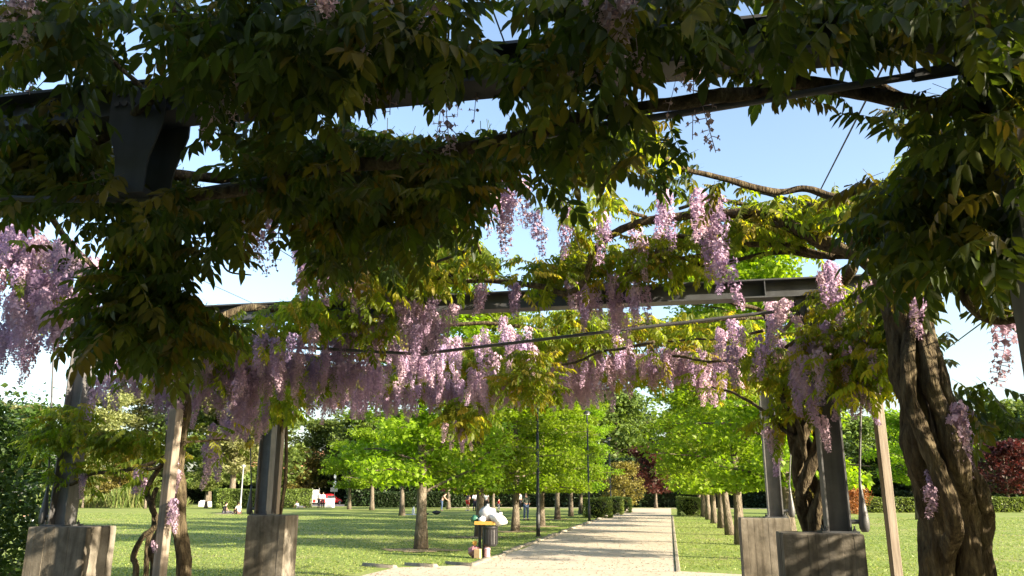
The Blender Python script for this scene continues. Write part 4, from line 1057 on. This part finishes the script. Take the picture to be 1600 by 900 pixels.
hedge('low_hedge', a.x, a.y, b.x, b.y, 1.4, 1.25, M_HEDGE, 16000, .17, 'long low clipped hedge across the lawn under the red tree')
a = gnd(1064, 806)
hedge('cube_shrub', a.x - .2, a.y + .6, a.x + 1.5, a.y + .6, 1.6, 1.35, M_HEDGE, 2600, .13, 'clipped cube-shaped shrub at the straight kerb', 'shrub', .5)
for (x, y, lab) in ((938, 809, 'rounded clipped shrub beside the gravel path, closest to the lamp pole'), (958, 804, 'rounded clipped shrub in the middle of three beside the path'), (972, 801, 'rounded clipped shrub at the far end of three beside the path')):
    a = gnd(x, y); hedge('clipped_shrub', a.x - 1.0, a.y, a.x + .75, a.y, 2.6, 1.3, M_HEDGE, 2400, .13, lab, 'shrub', .55)
# rust coloured shrub, brown bush
def bush(name, loc, R, H, mat, n, size, label, cat='shrub', lumps=26, seed=1, stems=6, zmin=.0):
    r = random.Random(seed)
    o = tag(empty(name, loc), label, cat)
    mb = MB()
    C = []
    for i in range(lumps):
        a = r.uniform(0, 2 * PI); t = r.random(); rr = R * math.sqrt(r.random()) * (1 - .45 * t)
        C.append((math.cos(a) * rr, math.sin(a) * rr, H * (.12 + .8 * t)))
    for i in range(stems):
        c = C[i]; mb.tube([(c[0] * .15, c[1] * .15, -.05), (c[0] * .5, c[1] * .5, c[2] * .5), c], [.03, .022, .01], 5, cap=False)
    mb.build('stems', M_BARK, o)
    idx = rng.integers(0, lumps, n); d = rng.normal(0, 1, (n, 3)); d /= np.linalg.norm(d, axis=1)[:, None]
    P = np.array(C)[idx] + d * (rng.random(n) ** .4)[:, None] * R * .38
    P[:, 2] = np.maximum(P[:, 2], zmin + rng.uniform(0, .1, n))
    link('foliage', leaf_cloud(P, size, mat, 'foliage'), o)
    return o
bush('rust_shrub', gnd(1335, 803), 1.6, 2.2, M_ORANGE, 3500, .15, 'rust-coloured rounded shrub at the end of the low hedge')
bush('olive_bush', gnd(1262, 803), 2.2, 3.0, M_YEL, 4500, .16, 'olive-yellow bush behind the streaked concrete block', seed=4)
p = at(-40, 850, 9.6); p.z = 0
bush('leafy_shrub', p, 1.15, 2.95, M_SHRUB, 9000, .085, 'dense dark green leafy shrub beside the wide dappled concrete block', lumps=60, seed=9, stems=14)
p = at(-70, 850, 11.0); p.z = 0
bush('leafy_shrub', p, 1.6, 3.1, M_SHRUB, 6000, .095, 'taller leafy shrub behind the dense dark green one', lumps=50, seed=12, stems=10)
# bank of tall grass
n = 16000
a, b = gnd(60, 794), gnd(262, 793)
t = rng.random(n); X = a.x + (b.x - a.x) * t + rng.normal(0, .4, n); Y = a.y + (b.y - a.y) * t + rng.uniform(0, 3.5, n)
h = rng.uniform(1.0, 2.4, n) * (.8 + .35 * np.sin(X * .7)); an = rng.uniform(0, 2 * PI, n); w = rng.uniform(.03, .06, n); lx, ly = rng.normal(0, .35, n), rng.normal(0, .35, n)
cx, sx = np.cos(an) * w, np.sin(an) * w
V = np.stack([np.stack([X - cx, Y - sx, 0 * X], 1), np.stack([X + cx, Y + sx, 0 * X], 1), np.stack([X + cx * .3 + lx, Y + sx * .3 + ly, h], 1), np.stack([X - cx * .3 + lx, Y - sx * .3 + ly, h * .97], 1)], 1).reshape(-1, 3)
tag(link('tall_grass', np_mesh('tall_grass', V, np.arange(4 * n).reshape(-1, 4), M_REED, np.repeat(rng.random(n), 4))), 'bank of tall yellow-green grass at the edge of the lawn', 'tall grass', kind='stuff')

SH = tree_meshes(95, 13, 3.0, 4.6, .32, M_BGL, 9000, .40, 'egg', 30, 1.1)  # unseen trees added beside and behind the camera to shade the near canopy
for i, (x, y, sc, lab) in enumerate(((8.6, -2.9, 1.0, 'unseen broad tree added beside the near bay of the pergola to shade it'), (3.6, -9.5, 1.05, 'unseen broad tree added behind the near bay of the pergola to shade it'), (15.0, -6.5, 1.15, 'unseen tall tree added farther out on the grass to shade the near bay'))):
    plant_tree('added_shade_tree', SH, (x, y, 0), i * 2.0, sc, lab, group='unseen trees added to shade the near bay')

# ------------------------------------------------------------------ street furniture
M_BLACK = plain('black_plastic', (.018, .018, .02), rough=.45)
M_DKMET = plain('dark_pole_paint', (.02, .022, .022), rough=.5)
M_GALV = plain('galvanised_pole', (.26, .26, .25), rough=.5)
M_WHITE = plain('white_panel', (.80, .80, .78), rough=.5, var=.04)
M_YTRAY = plain('orange_yellow_tray', (.42, .24, .05), rough=.5)
M_BAGW = plain('white_plastic_bag', (.55, .55, .57), rough=.35, var=.06)
M_BAGG = plain('grey_plastic_bag', (.36, .36, .38), rough=.35)
M_BAGN = plain('green_plastic_bag', (.03, .11, .07), rough=.4)
M_PINK = plain('pink_carton', (.28, .13, .14), rough=.6)
M_PALEPINK = plain('pale_pink_wrapper', (.42, .28, .31), rough=.5)
M_CARDB = plain('cardboard', (.42, .29, .16), rough=.8)
M_REDP = plain('red_print', (.50, .05, .04), rough=.6)
M_GLASS = plain('dark_glass', (.03, .035, .04), rough=.08, spec=.6, bump=0)
M_CARRED = plain('red_car_paint', (.52, .015, .02), rough=.25, spec=.6, var=.05, bump=0)
M_TYRE = plain('tyre_rubber', (.02, .02, .02), rough=.8)
M_TAIL = plain('tail_light', (.35, .01, .01), rough=.2)
M_TERRA = noisy('terracotta_render', [(.3, (.42, .20, .12)), (.7, (.52, .27, .17))], scale=.6, rough=.9, bump=.1)
M_ROOF = noisy('roof_tiles', [(.3, (.26, .13, .09)), (.7, (.36, .19, .13))], scale=1.5, rough=.9)

def crumple(seed, sx, sy, sz, amp=.28):
    """knotted plastic bag: lumpy, creased, gathered at the top"""
    r = random.Random(seed); mb = MB(); n, m = 14, 9
    prof = []
    vs = []; fs = []
    for i in range(m + 1):
        t = i / m
        rr = math.sin(PI * min(.97, max(.06, t * .93))) ** .6 if t < .85 else .16 + .2 * (1 - t)
        for k in range(n):
            a = 2 * PI * k / n
            p = Vector((math.cos(a) * rr, math.sin(a) * rr, t))
            f = 1 + amp * mnoise.noise(p * 2.2 + Vector((seed * 3.1, 0, 0))) + amp * .7 * mnoise.noise(p * 5 + Vector((0, seed, 0)))
            vs.append((p.x * sx * f, p.y * sy * f, p.z * sz * (1 + .1 * r.uniform(-1, 1))))
    for i in range(m):
        for k in range(n):
            j = (k + 1) % n; fs.append((i * n + k, i * n + j, (i + 1) * n + j, (i + 1) * n + k))
    fs.append(tuple(range(n - 1, -1, -1))); fs.append(tuple(range(m * n, m * n + n)))
    return mb.add(vs, fs)
bp = gnd(757, 872)
bin_ = tag(empty('litter_bin', bp), 'black litter bin on two posts with an orange-yellow tray, overflowing with bags', 'litter bin')
for x in (-.13, -.02): MB().box((x, 0, .40), (.07, .06, .86), bev=.008).build('post', M_BLACK if x < -.1 else M_BARK, bin_)
barrel = MB().lathe([(.155, 0), (.17, .01), (.185, .06), (.20, .46), (.212, .47), (.212, .50), (.195, .50), (.18, .30)], (.16, -.06, .30), 20).build('barrel', M_BLACK, bin_, True)
for k in range(16):
    a = 2 * PI * k / 16
    MB().box((.16 + .196 * math.cos(a), -.06 + .196 * math.sin(a), .54), (.012, .045, .36), rz=a).build('rib', M_BLACK, barrel)
tr_ = MB().box((.05, -.02, .85), (.52, .46, .02), bev=.006)
for (x, y, w, d) in ((.05, -.26, .54, .02), (.05, .22, .54, .02), (-.22, -.02, .02, .46), (.32, -.02, .02, .46)): tr_.box((x, y, .885), (w, d, .09), bev=.004)
tr_.build('tray', M_YTRAY, bin_)
def bag(seed, off, s, mat, label, name='plastic_bag', rot=(0, 0, 0)):
    o = crumple(seed, *s).build(name, mat, None, True, loc=bp + Vector(off)); o.rotation_euler = rot
    return tag(o, label, 'bag', 'rubbish on and around the litter bin')
bag(1, (.08, -.02, .86), (.22, .20, .50), M_BAGG, 'grey knotted plastic bag heaped highest on the litter bin')
bag(2, (.30, -.10, .84), (.24, .20, .34), M_BAGW, 'white plastic bag hanging over the rim of the litter bin', rot=(.1, .5, 0))
bag(3, (-.20, -.08, .87), (.11, .12, .24), M_BAGN, 'small green plastic bag on the corner of the bin tray', rot=(0, -.4, 0))
bag(4, (-.03, -.18, .87), (.11, .10, .20), M_BAGW, 'small white bag at the front of the bin tray')
def litter(name, mb, mat, label, cat): return tag(mb.build(name, mat, loc=bp), label, cat, 'rubbish on and around the litter bin')
litter('pink_bag', crumple(21, .15, .12, .34, .4), M_PINK, 'crumpled dull pink bag slumped against the bin posts', 'bag').location = bp + Vector((-.26, -.08, .0))
litter('wrapper', MB().lathe([(.07, 0), (.075, .02), (.072, .2), (.085, .24), (.05, .30)], (.10, -.12, 0), 12), M_PALEPINK, 'pale pink paper tub on the ground under the litter bin', 'tub')
litter('cardboard_box', MB().box((-.13, -.22, .12), (.16, .12, .24), rz=-.2, bev=.006), M_CARDB, 'small brown cardboard box on the ground beside the bin', 'box')
litter('yellow_packet', crumple(7, .06, .05, .14, .4), M_YTRAY, 'small yellow packet on top of the dull pink bag', 'packet').location = bp + Vector((-.25, -.08, .31))

def pole(px, py, top_y, r, mat, label, head=True):
    p = gnd(px, py)
    d = Vector((0, 0, 0)); dist = math.hypot(*ray(px, py)[:2]); 
    z = EYE + (770 - top_y) / 1284.0 * math.hypot(p.x, p.y)
    o = tag(empty('lamp_post', p), label, 'lamp post', 'lamp posts of the park')
    MB().tube([(0, 0, -.1), (0, 0, .9), (0, 0, .92), (0, 0, z)], [r * 1.35, r * 1.35, r, r * .8], 10).build('shaft', mat, o, True)
    MB().lathe([(r * 2.2, 0), (r * 2.2, .03), (r * 1.5, .05)], (0, 0, 0), 12).build('base', mat, o)
    if head:
        hd = MB().lathe([(.05, 0), (.10, .04), (.22, .08), (.24, .12), (.12, .24), (.02, .28)], (0, 0, z), 14).build('lamp_head', mat, o, True)
        MB().lathe([(.07, -.02), (.17, .06), (.17, .075), (.02, .078)], (0, 0, z + .002), 14).build('lens', M_WHITE, hd, True)
    return o
pole(841, 839, 560, .06, M_DKMET, 'tall dark lamp pole beside the path, close to the litter bin')
pole(921, 814, 650, .06, M_DKMET, 'dark lamp pole beside the path next to the clipped shrubs')
pole(955, 801, 690, .06, M_DKMET, 'dark lamp pole at the far end of the path behind clipped shrubs')
pole(375, 797, 733, .07, M_GALV, 'pale grey lamp post in front of the clipped sunlit hedge')

# corner with display boards, boxes and the red car
def on_ground(px, Y):
    r = ray(px, 790); return Vector((r[0] * Y / r[1], Y, 0))
g = gnd(492, 793.5)
b_ = tag(empty('display_board', gnd(492, 792.5)), 'tall white display board with a red picture between two posts', 'display board')
for x in (-.42, .42): MB().box((x, 0, 1.1), (.06, .06, 2.2)).build('post', M_GALV, b_)
pn = MB().box((0, -.02, 1.25), (.76, .04, 1.5)).build('panel', M_WHITE, b_)
MB().box((-.1, -.045, .72), (.34, .008, .36)).build('picture', M_REDP, pn)
MB().box((.12, -.045, 1.3), (.30, .008, .16)).build('picture', M_PALEPINK, pn)
s_ = tag(empty('small_sign', gnd(473, 792.5)), 'small white notice on a thin post before the clipped hedge', 'sign')
MB().tube([(0, 0, -.1), (0, 0, 1.3)], .025, 8).build('post', M_GALV, s_); MB().box((0, -.03, 1.5), (.42, .03, .68), bev=.01).build('plate', M_WHITE, s_)
t_ = tag(empty('street_sign', gnd(521.5, 791)), 'tall road sign pole with two white plates above the red car', 'sign')
MB().tube([(0, 0, -.1), (0, 0, 4.4)], .04, 8).build('post', M_GALV, t_); MB().box((0, -.05, 2.75), (.36, .03, .70), bev=.01).build('plate', M_WHITE, t_); MB().box((-.05, -.05, 2.05), (.98, .03, .52), bev=.01).build('plate', M_GALV, t_); MB().box((.0, -.05, 3.7), (.30, .03, .5), bev=.01).build('plate', M_WHITE, t_)
for (px, w, h, lab) in ((515, .92, 1.0, 'large white crate in front of the red car'), (483.5, .34, .82, 'narrow white box beside the tall display board'), (478.5, .36, .95, 'white box next to the reclining person')):
    p = gnd(px, 793.0)
    mb = MB().box((0, 0, h / 2), (w, w * .7, h), bev=.02).box((0, 0, h + .02), (w * 1.03, w * .73, .05), bev=.012)
    tag(mb.build('white_box', M_WHITE, loc=p), lab, 'box')
for (px, lab) in ((560, 'short grey bollard on the pavement beside the road sign'), (580.5, 'short grey bollard at the end of the pavement')):
    p = gnd(px, 789.5)
    tag(MB().lathe([(.05, -.1), (.05, .84), (.06, .85), (.06, .90), (.03, .93)], (0, 0, 0), 12).build('bollard', M_GALV, loc=p, smooth=True), lab, 'bollard')
# white concrete bench block
tag(MB().box((0, 0, .32), (1.4, .6, .64), bev=.03).box((-.3, 0, .70), (.5, .5, .12), bev=.03).build('stone_seat', M_WHITE, loc=gnd(320, 792)), 'white stone seat at the end of the clipped hedge', 'seat')
# car seen from behind
cp = on_ground(514, 110); cp.z = .016
car = tag(empty('red_car', cp, -.35), 'small red hatchback parked behind the white crate', 'car')
def loft(sections, name, mat, parent):
    """sections: (y, [(halfwidth, z)...]) mirrored"""
    vs = []; fs = []; n = None
    for y, hs in sections:
        ring = [(x, y, z) for x, z in hs] + [(-x, y, z) for x, z in reversed(hs)]
        n = len(ring); vs += ring
    for i in range(len(sections) - 1):
        for k in range(n):
            j = (k + 1) % n; fs.append((i * n + k, i * n + j, (i + 1) * n + j, (i + 1) * n + k))
    fs.append(tuple(range(n))); fs.append(tuple(range((len(sections) - 1) * n, len(sections) * n)))
    return MB().add(vs, fs).build(name, mat, parent, True)
lo = [(.70, .28), (.82, .40), (.84, .62), (.80, .88)]
body = loft([(-1.95, [(.62, .34), (.74, .42), (.76, .60), (.70, .84)]), (-1.8, lo), (-.9, lo), (.6, lo), (1.5, [(.70, .28), (.82, .40), (.82, .60), (.74, .80)]), (1.95, [(.55, .34), (.68, .42), (.68, .55), (.60, .66)])], 'body', M_CARRED, car)
cab = loft([(-1.86, [(.70, .86), (.66, .90), (.60, .95)]), (-1.45, [(.76, .88), (.68, 1.20), (.56, 1.42)]), (-.3, [(.77, .88), (.69, 1.24), (.58, 1.48)]), (.35, [(.77, .86), (.68, 1.18), (.55, 1.40)]), (1.05, [(.74, .84), (.70, .86), (.60, .88)])], 'cabin', M_CARRED, car)
MB().add([(-.56, -1.80, .97), (.56, -1.80, .97), (.48, -1.49, 1.36), (-.48, -1.49, 1.36)], [(0, 1, 2, 3)]).build('rear_window', M_GLASS, car)
MB().add([(-.58, .98, .90), (.58, .98, .90), (.48, .42, 1.34), (-.48, .42, 1.34)], [(0, 1, 2, 3)]).build('windscreen', M_GLASS, car)
for s in (-1, 1):
    MB().add([(s * .785, -1.3, .92), (s * .785, .5, .92), (s * .70, .25, 1.28), (s * .70, -1.15, 1.28)], [(0, 1, 2, 3)]).build('side_window', M_GLASS, car)
    MB().box((s * .62, -1.93, .70), (.16, .05, .26), bev=.015).build('tail_light', M_TAIL, car)
    MB().box((s * .50, 1.93, .58), (.24, .05, .12), bev=.015).build('headlight', M_WHITE, car)
    for y in (-1.25, 1.25):
        w = MB(); w.tube([(s * .66, y, .29), (s * .85, y, .29)], .29, 18); wo = w.build('wheel', M_TYRE, car); MB().tube([(s * .80, y, .29), (s * .862, y, .29)], .18, 12).build('rim', M_GALV, wo)
MB().box((0, -1.97, .60), (.50, .02, .12)).build('number_plate', M_WHITE, car); MB().box((0, -1.95, .42), (1.3, .10, .14), bev=.03).build('bumper', M_BLACK, car)
# terracotta house behind the trees
hp = on_ground(470, 150)
ho = tag(empty('house', hp, .3), 'terracotta-walled house glimpsed behind the trees over the hedge', 'house')
MB().box((0, 0, 3.5), (20, 9, 7)).build('wall', M_TERRA, ho)
MB().prism([(-10.6, 7.0), (10.6, 7.0), (9, 9.4), (-9, 9.4)], -5, 5).build('roof', M_ROOF, ho)
for x in (-7.5, -4.5, -1.5, 1.5, 4.5, 7.5):
    for z in (1.9, 4.9):
        w = MB().box((x, -4.52, z), (1.1, .08, 1.5)).build('window', M_GLASS, ho); MB().box((x, -4.6, z - .82), (1.4, .22, .10)).build('sill', M_WHITE, w)

# ------------------------------------------------------------------ people
M_SKIN = plain('skin', (.48, .29, .20), rough=.55, var=.06, bump=0)
CL = {}
def cloth(c):
    k = tuple(c)
    if k not in CL: CL[k] = plain('cloth_%d' % len(CL), c, rough=.85, spec=.15, var=.1, bump=0)
    return CL[k]
def skin_mesh(name, verts, edges, radii, mat, parent, levels=2):
    me = bpy.data.meshes.new(name); me.from_pydata([tuple(v) for v in verts], edges, []); me.materials.append(mat)
    o = link(name, me, parent)
    md = o.modifiers.new('skin', 'SKIN'); md.use_smooth_shade = True
    if not me.skin_vertices: me.skin_vertices.new()
    for i, r in enumerate(radii):
        sv = me.skin_vertices[0].data[i]; sv.radius = (r, r) if not hasattr(r, '__len__') else r; sv.use_root = (i == 0)
    sb = o.modifiers.new('sub', 'SUBSURF'); sb.levels = levels; sb.render_levels = levels
    return o
STAND = dict(pelvis=(0, 0, .94), spine=(0, 0, 1.12), chest=(0, 0, 1.30), neck=(0, 0, 1.47), head=(0, -.02, 1.60), crown=(0, -.005, 1.71),
             shL=(.17, 0, 1.40), elL=(.23, .02, 1.13), wrL=(.24, -.06, .90), shR=(-.17, 0, 1.40), elR=(-.23, .02, 1.13), wrR=(-.24, -.06, .90),
             hiL=(.09, 0, .88), knL=(.11, -.03, .50), anL=(.11, .03, .09), toL=(.13, -.14, .035), hiR=(-.09, 0, .88), knR=(-.11, -.03, .50), anR=(-.11, .03, .09), toR=(-.13, -.14, .035))
def person(loc, rz, label, pose=None, shirt=None, sleeves='short', trousers=None, legs='long', hair=(.03, .02, .015), s=1.0, shoes=(.05, .05, .05), cap_=None, long_hair=False):
    J = dict(STAND); J.update(pose or {}); J = {k: Vector(v) for k, v in J.items()}
    t = tag(empty('person', loc, rz), label, 'person'); t.scale = (s, s, s)
    names = ['pelvis', 'spine', 'chest', 'neck', 'head', 'crown', 'shL', 'elL', 'wrL', 'shR', 'elR', 'wrR', 'hiL', 'knL', 'anL', 'toL', 'hiR', 'knR', 'anR', 'toR']
    R = dict(pelvis=.125, spine=.11, chest=.125, neck=.052, head=.088, crown=.055, shL=.062, elL=.043, wrL=.028, shR=.062, elR=.043, wrR=.028, hiL=.085, knL=.058, anL=.038, toL=.032, hiR=.085, knR=.058, anR=.038, toR=.032)
    E = [('pelvis', 'spine'), ('spine', 'chest'), ('chest', 'neck'), ('neck', 'head'), ('head', 'crown'), ('chest', 'shL'), ('shL', 'elL'), ('elL', 'wrL'), ('chest', 'shR'), ('shR', 'elR'), ('elR', 'wrR'), ('pelvis', 'hiL'), ('hiL', 'knL'), ('knL', 'anL'), ('anL', 'toL'), ('pelvis', 'hiR'), ('hiR', 'knR'), ('knR', 'anR'), ('anR', 'toR')]
    V = [J[n] for n in names]; rad = [R[n] for n in names]; ix = {n: i for i, n in enumerate(names)}
    ed = [(ix[a], ix[b]) for a, b in E]
    face = (J['toL'] + J['toR'] - J['anL'] - J['anR']); face.z = 0
    if 'face' in J: face = J['face']
    face = face.normalized() if face.length > .01 else Vector((0, -1, 0))
    # hands: palm, four fingers, thumb
    for sd in 'LR':
        w = J['wr' + sd]; d = (w - J['el' + sd]).normalized(); side = d.cross(Vector((1, 0, 0))).normalized()
        pi = len(V); V.append(w + d * .07); rad.append(.030); ed.append((ix['wr' + sd], pi))
        for k in range(4):
            b = w + d * .10 + side * (.030 - .02 * k); l = (.065, .075, .07, .055)[k]
            V += [b, b + d * l - Vector((0, 0, .008))]; rad += [.010, .008]; ed += [(pi, len(V) - 2), (len(V) - 2, len(V) - 1)]
        b = w + d * .04 + side * .04
        V += [b, b + d * .05 + side * .02]; rad += [.011, .009]; ed += [(pi, len(V) - 2), (len(V) - 2, len(V) - 1)]
    V.append(J['head'] + face * .105 - Vector((0, 0, .01))); rad.append(.016); ed.append((ix['head'], len(V) - 1))
    skin_mesh('body', V, ed, rad, M_SKIN, t)
    hd, up = J['head'], (J['crown'] - J['neck']).normalized()
    hb = MB(); n, m = 12, 6
    vs = []; fs = []
    q = up.rotation_difference(Vector((0, 0, 1))).inverted() if False else Vector((0, 0, 1)).rotation_difference(up)
    for i in range(m + 1):
        th = PI * .60 * i / m
        for k in range(n):
            a = 2 * PI * k / n
            v = Vector((math.sin(th) * math.cos(a) * .098, math.sin(th) * math.sin(a) * .108, math.cos(th) * .115 + .035))
            if v.dot(face) > .05 and v.z < .06: v.z = .06; v -= face * .02
            if long_hair and i == m and v.dot(face) < .03: v.z -= .16
            vs.append(hd + q @ v - face * .012)
    for i in range(m):
        for k in range(n):
            j = (k + 1) % n; fs.append((i * n + k, i * n + j, (i + 1) * n + j, (i + 1) * n + k))
    MB().add(vs, fs).build('hair' if cap_ is None else 'cap', cloth(cap_ or hair), t, True)
    if shirt is not None:
        nm = ['pelvis', 'spine', 'chest', 'shL', 'shR', 'elL', 'elR'] + (['wrL', 'wrR'] if sleeves == 'long' else [])
        P = {k: J[k] for k in nm}; P['pelvis'] = J['pelvis'].lerp(J['spine'], .1)
        rr = dict(pelvis=.145, spine=.135, chest=.148, shL=.078, shR=.078, elL=.058, elR=.058, wrL=.042, wrR=.042)
        if sleeves == 'short':
            for sd in 'LR': P['el' + sd] = J['sh' + sd].lerp(J['el' + sd], .62); rr['el' + sd] = .066
        i_ = {n: i for i, n in enumerate(nm)}
        es = [('pelvis', 'spine'), ('spine', 'chest'), ('chest', 'shL'), ('chest', 'shR'), ('shL', 'elL'), ('shR', 'elR')] + ([('elL', 'wrL'), ('elR', 'wrR')] if sleeves == 'long' else [])
        skin_mesh('shirt', [P[k] for k in nm], [(i_[a], i_[b]) for a, b in es], [rr[k] for k in nm], cloth(shirt), t)
    if trousers is not None:
        nm = ['pelvis', 'hiL', 'knL', 'hiR', 'knR'] + (['anL', 'anR'] if legs == 'long' else [])
        P = {k: J[k] for k in nm}; rr = dict(pelvis=.142, hiL=.105, knL=.075, hiR=.105, knR=.075, anL=.058, anR=.058)
        if legs == 'short':
            for sd in 'LR': P['kn' + sd] = J['hi' + sd].lerp(J['kn' + sd], .85); rr['kn' + sd] = .095
        i_ = {n: i for i, n in enumerate(nm)}
        es = [('pelvis', 'hiL'), ('hiL', 'knL'), ('pelvis', 'hiR'), ('hiR', 'knR')] + ([('knL', 'anL'), ('knR', 'anR')] if legs == 'long' else [])
        skin_mesh('trousers', [P[k] for k in nm], [(i_[a], i_[b]) for a, b in es], [rr[k] for k in nm], cloth(trousers), t)
    for sd in 'LR':
        a, b = J['an' + sd], J['to' + sd]; d = (b - a); d.z = 0; d = d.normalized() if d.length > 1e-3 else Vector((0, -1, 0))
        h = a - d * .06; h.z = min(a.z, b.z) + .0
        sm = MB(); rz_ = math.atan2(d.y, d.x)
        sm.box(((h + d * .13).x, (h + d * .13).y, b.z + .012), (.27, .095, .085), rz=rz_, bev=.03); sm.build('shoe', cloth(shoes), t, True)
    return t
WALK = dict(knL=(.10, -.16, .52), anL=(.10, -.22, .10), toL=(.11, -.39, .06), knR=(-.10, .06, .49), anR=(-.10, .32, .14), toR=(-.11, .18, .035), elL=(.23, .10, 1.14), wrL=(.23, .14, .90), elR=(-.23, -.08, 1.14), wrR=(-.22, -.24, .98))
SIT = dict(pelvis=(0, 0, .12), spine=(0, -.04, .30), chest=(0, -.10, .48), neck=(0, -.15, .64), head=(0, -.19, .77), crown=(0, -.18, .88), shL=(.17, -.11, .58), elL=(.24, -.22, .36), wrL=(.12, -.40, .40), shR=(-.17, -.11, .58), elR=(-.24, -.22, .36), wrR=(-.12, -.40, .40), hiL=(.09, -.03, .11), knL=(.15, -.40, .42), anL=(.12, -.62, .09), toL=(.13, -.80, .035), hiR=(-.09, -.03, .11), knR=(-.15, -.40, .42), anR=(-.12, -.62, .09), toR=(-.13, -.80, .035))
SITFLAT = dict(SIT); SITFLAT.update(knL=(.12, -.45, .20), anL=(.12, -.84, .08), toL=(.13, -.90, .20), knR=(-.12, -.45, .16), anR=(-.10, -.86, .08), toR=(-.11, -.92, .20), wrL=(.14, -.36, .26), wrR=(-.14, -.36, .24))
RECL = dict(SITFLAT); RECL.update(spine=(0, .08, .25), chest=(0, .20, .40), neck=(0, .28, .54), head=(0, .28, .67), crown=(0, .29, .78), shL=(.17, .22, .48), elL=(.26, .38, .26), wrL=(.24, .46, .06), shR=(-.17, .22, .48), elR=(-.26, .38, .26), wrR=(-.24, .46, .06))
BEND = dict(spine=(0, -.06, 1.10), chest=(0, -.16, 1.27), neck=(0, -.27, 1.40), head=(0, -.33, 1.51), crown=(0, -.34, 1.62), shL=(.17, -.18, 1.36), elL=(.22, -.34, 1.12), wrL=(.20, -.54, 1.02), shR=(-.17, -.18, 1.36), elR=(-.22, -.34, 1.12), wrR=(-.20, -.54, .98))
JEAN = (.06, .09, .16); WHT = (.72, .72, .72); BLK_ = (.025, .025, .03)
person(gnd(822, 813), .6, 'man in dark green jacket and blue jeans standing alone on the lawn beside a trunk', dict(wrL=(.16, -.16, 1.02), wrR=(-.16, -.16, 1.02)), (.05, .065, .05), 'long', JEAN, s=1.0)
person(gnd(812, 797), 2.6, 'person in white shirt half hidden behind a trunk near the man in jeans', None, WHT, 'short', BLK_)
person(gnd(690, 798.5), 1.9, 'shirtless man in blue jeans reaching forward on the lawn', BEND, None, 'short', JEAN)
person(gnd(731, 798), -.5, 'person in dark top and red shorts standing in the group', None, (.05, .04, .05), 'short', (.50, .04, .03), 'short', shoes=(.5, .5, .5))
person(gnd(741.5, 798), .8, 'person in white shirt and dark trousers beside the one in red shorts', dict(wrR=(-.18, -.2, 1.1)), WHT, 'long', (.03, .03, .05))
person(gnd(759.5, 798), .3, 'person in white top and white cap behind the litter bin', None, WHT, 'short', BLK_, cap_=(.7, .7, .68))
person(gnd(779, 800), 2.2, 'child in red shirt standing near the litter bin', WALK, (.48, .03, .03), 'short', (.25, .25, .27), s=.66)
person(gnd(286, 792.5), 1.4, 'person in white clothes walking past the stone seat', WALK, WHT, 'short', (.62, .60, .56))
person(gnd(349, 803), 2.3, 'person in black shirt sitting on the lawn in front of the hedge', SITFLAT, BLK_, 'short', (.08, .08, .09))
person(gnd(373, 803.5), -2.2, 'person in white shirt sitting on the lawn in front of the hedge', SIT, WHT, 'short', (.10, .06, .05))
person(gnd(466, 794), 1.25, 'person in white reclining on the ground beside the white boxes', RECL, WHT, 'short', (.6, .52, .45))
person(gnd(498, 793), -.3, 'person in white shirt and black trousers standing by the display board', dict(wrL=(.20, -.22, 1.05)), WHT, 'short', BLK_)
person(gnd(504, 793.2), .5, 'person in pale blue shirt and dark trousers beside the display board', None, (.40, .48, .62), 'long', BLK_)
person(gnd(37, 818), 1.3, 'person in pale grey trousers sitting on the lawn beyond the leafy shrub', SIT, (.45, .30, .28), 'short', (.52, .53, .58))
# belongings on the grass
def lump(px, py, s, mat, label, cat, seed):
    o = crumple(seed, *s, amp=.2).build(cat.replace(' ', '_'), mat, None, True, loc=gnd(px, py)); return tag(o, label, cat)
lump(682, 804, (.34, .22, .32), cloth((.03, .035, .045)), 'black rucksack lying on the lawn near the shirtless man', 'rucksack', 11)
lump(666, 804.5, (.22, .15, .16), cloth((.03, .03, .04)), 'small black bag on the lawn beside the thick trunk', 'bag', 12)
tag(MB().lathe([(.10, 0), (.12, .02), (.12, .42), (.06, .52), (.05, .60)], n=14).build('cool_bag', cloth((.62, .66, .72)), loc=gnd(646, 804)), 'white and blue upright bag on the lawn between two trunks', 'bag')
tag(MB().box((0, 0, .03), (1.1, .8, .05), bev=.02).build('blanket', cloth((.30, .36, .45)), loc=gnd(641, 805)), 'small blue-grey blanket on the lawn under the upright bag', 'blanket')
tag(MB().box((0, 0, .015), (1.6, 1.2, .02), bev=.008).build('picnic_rug', cloth((.38, .30, .26)), loc=gnd(356, 803.2)), 'thin picnic rug under the couple sitting on the lawn', 'rug')

bush('leafy_shrub', (4.75, 6.15, 0), 1.45, 4.4, M_SHRUB, 19000, .09, 'unseen dense leafy shrub added outside the thick vine trunk to shade it', lumps=60, seed=21, stems=14)  # added out of view so the right block and trunk fall in shade
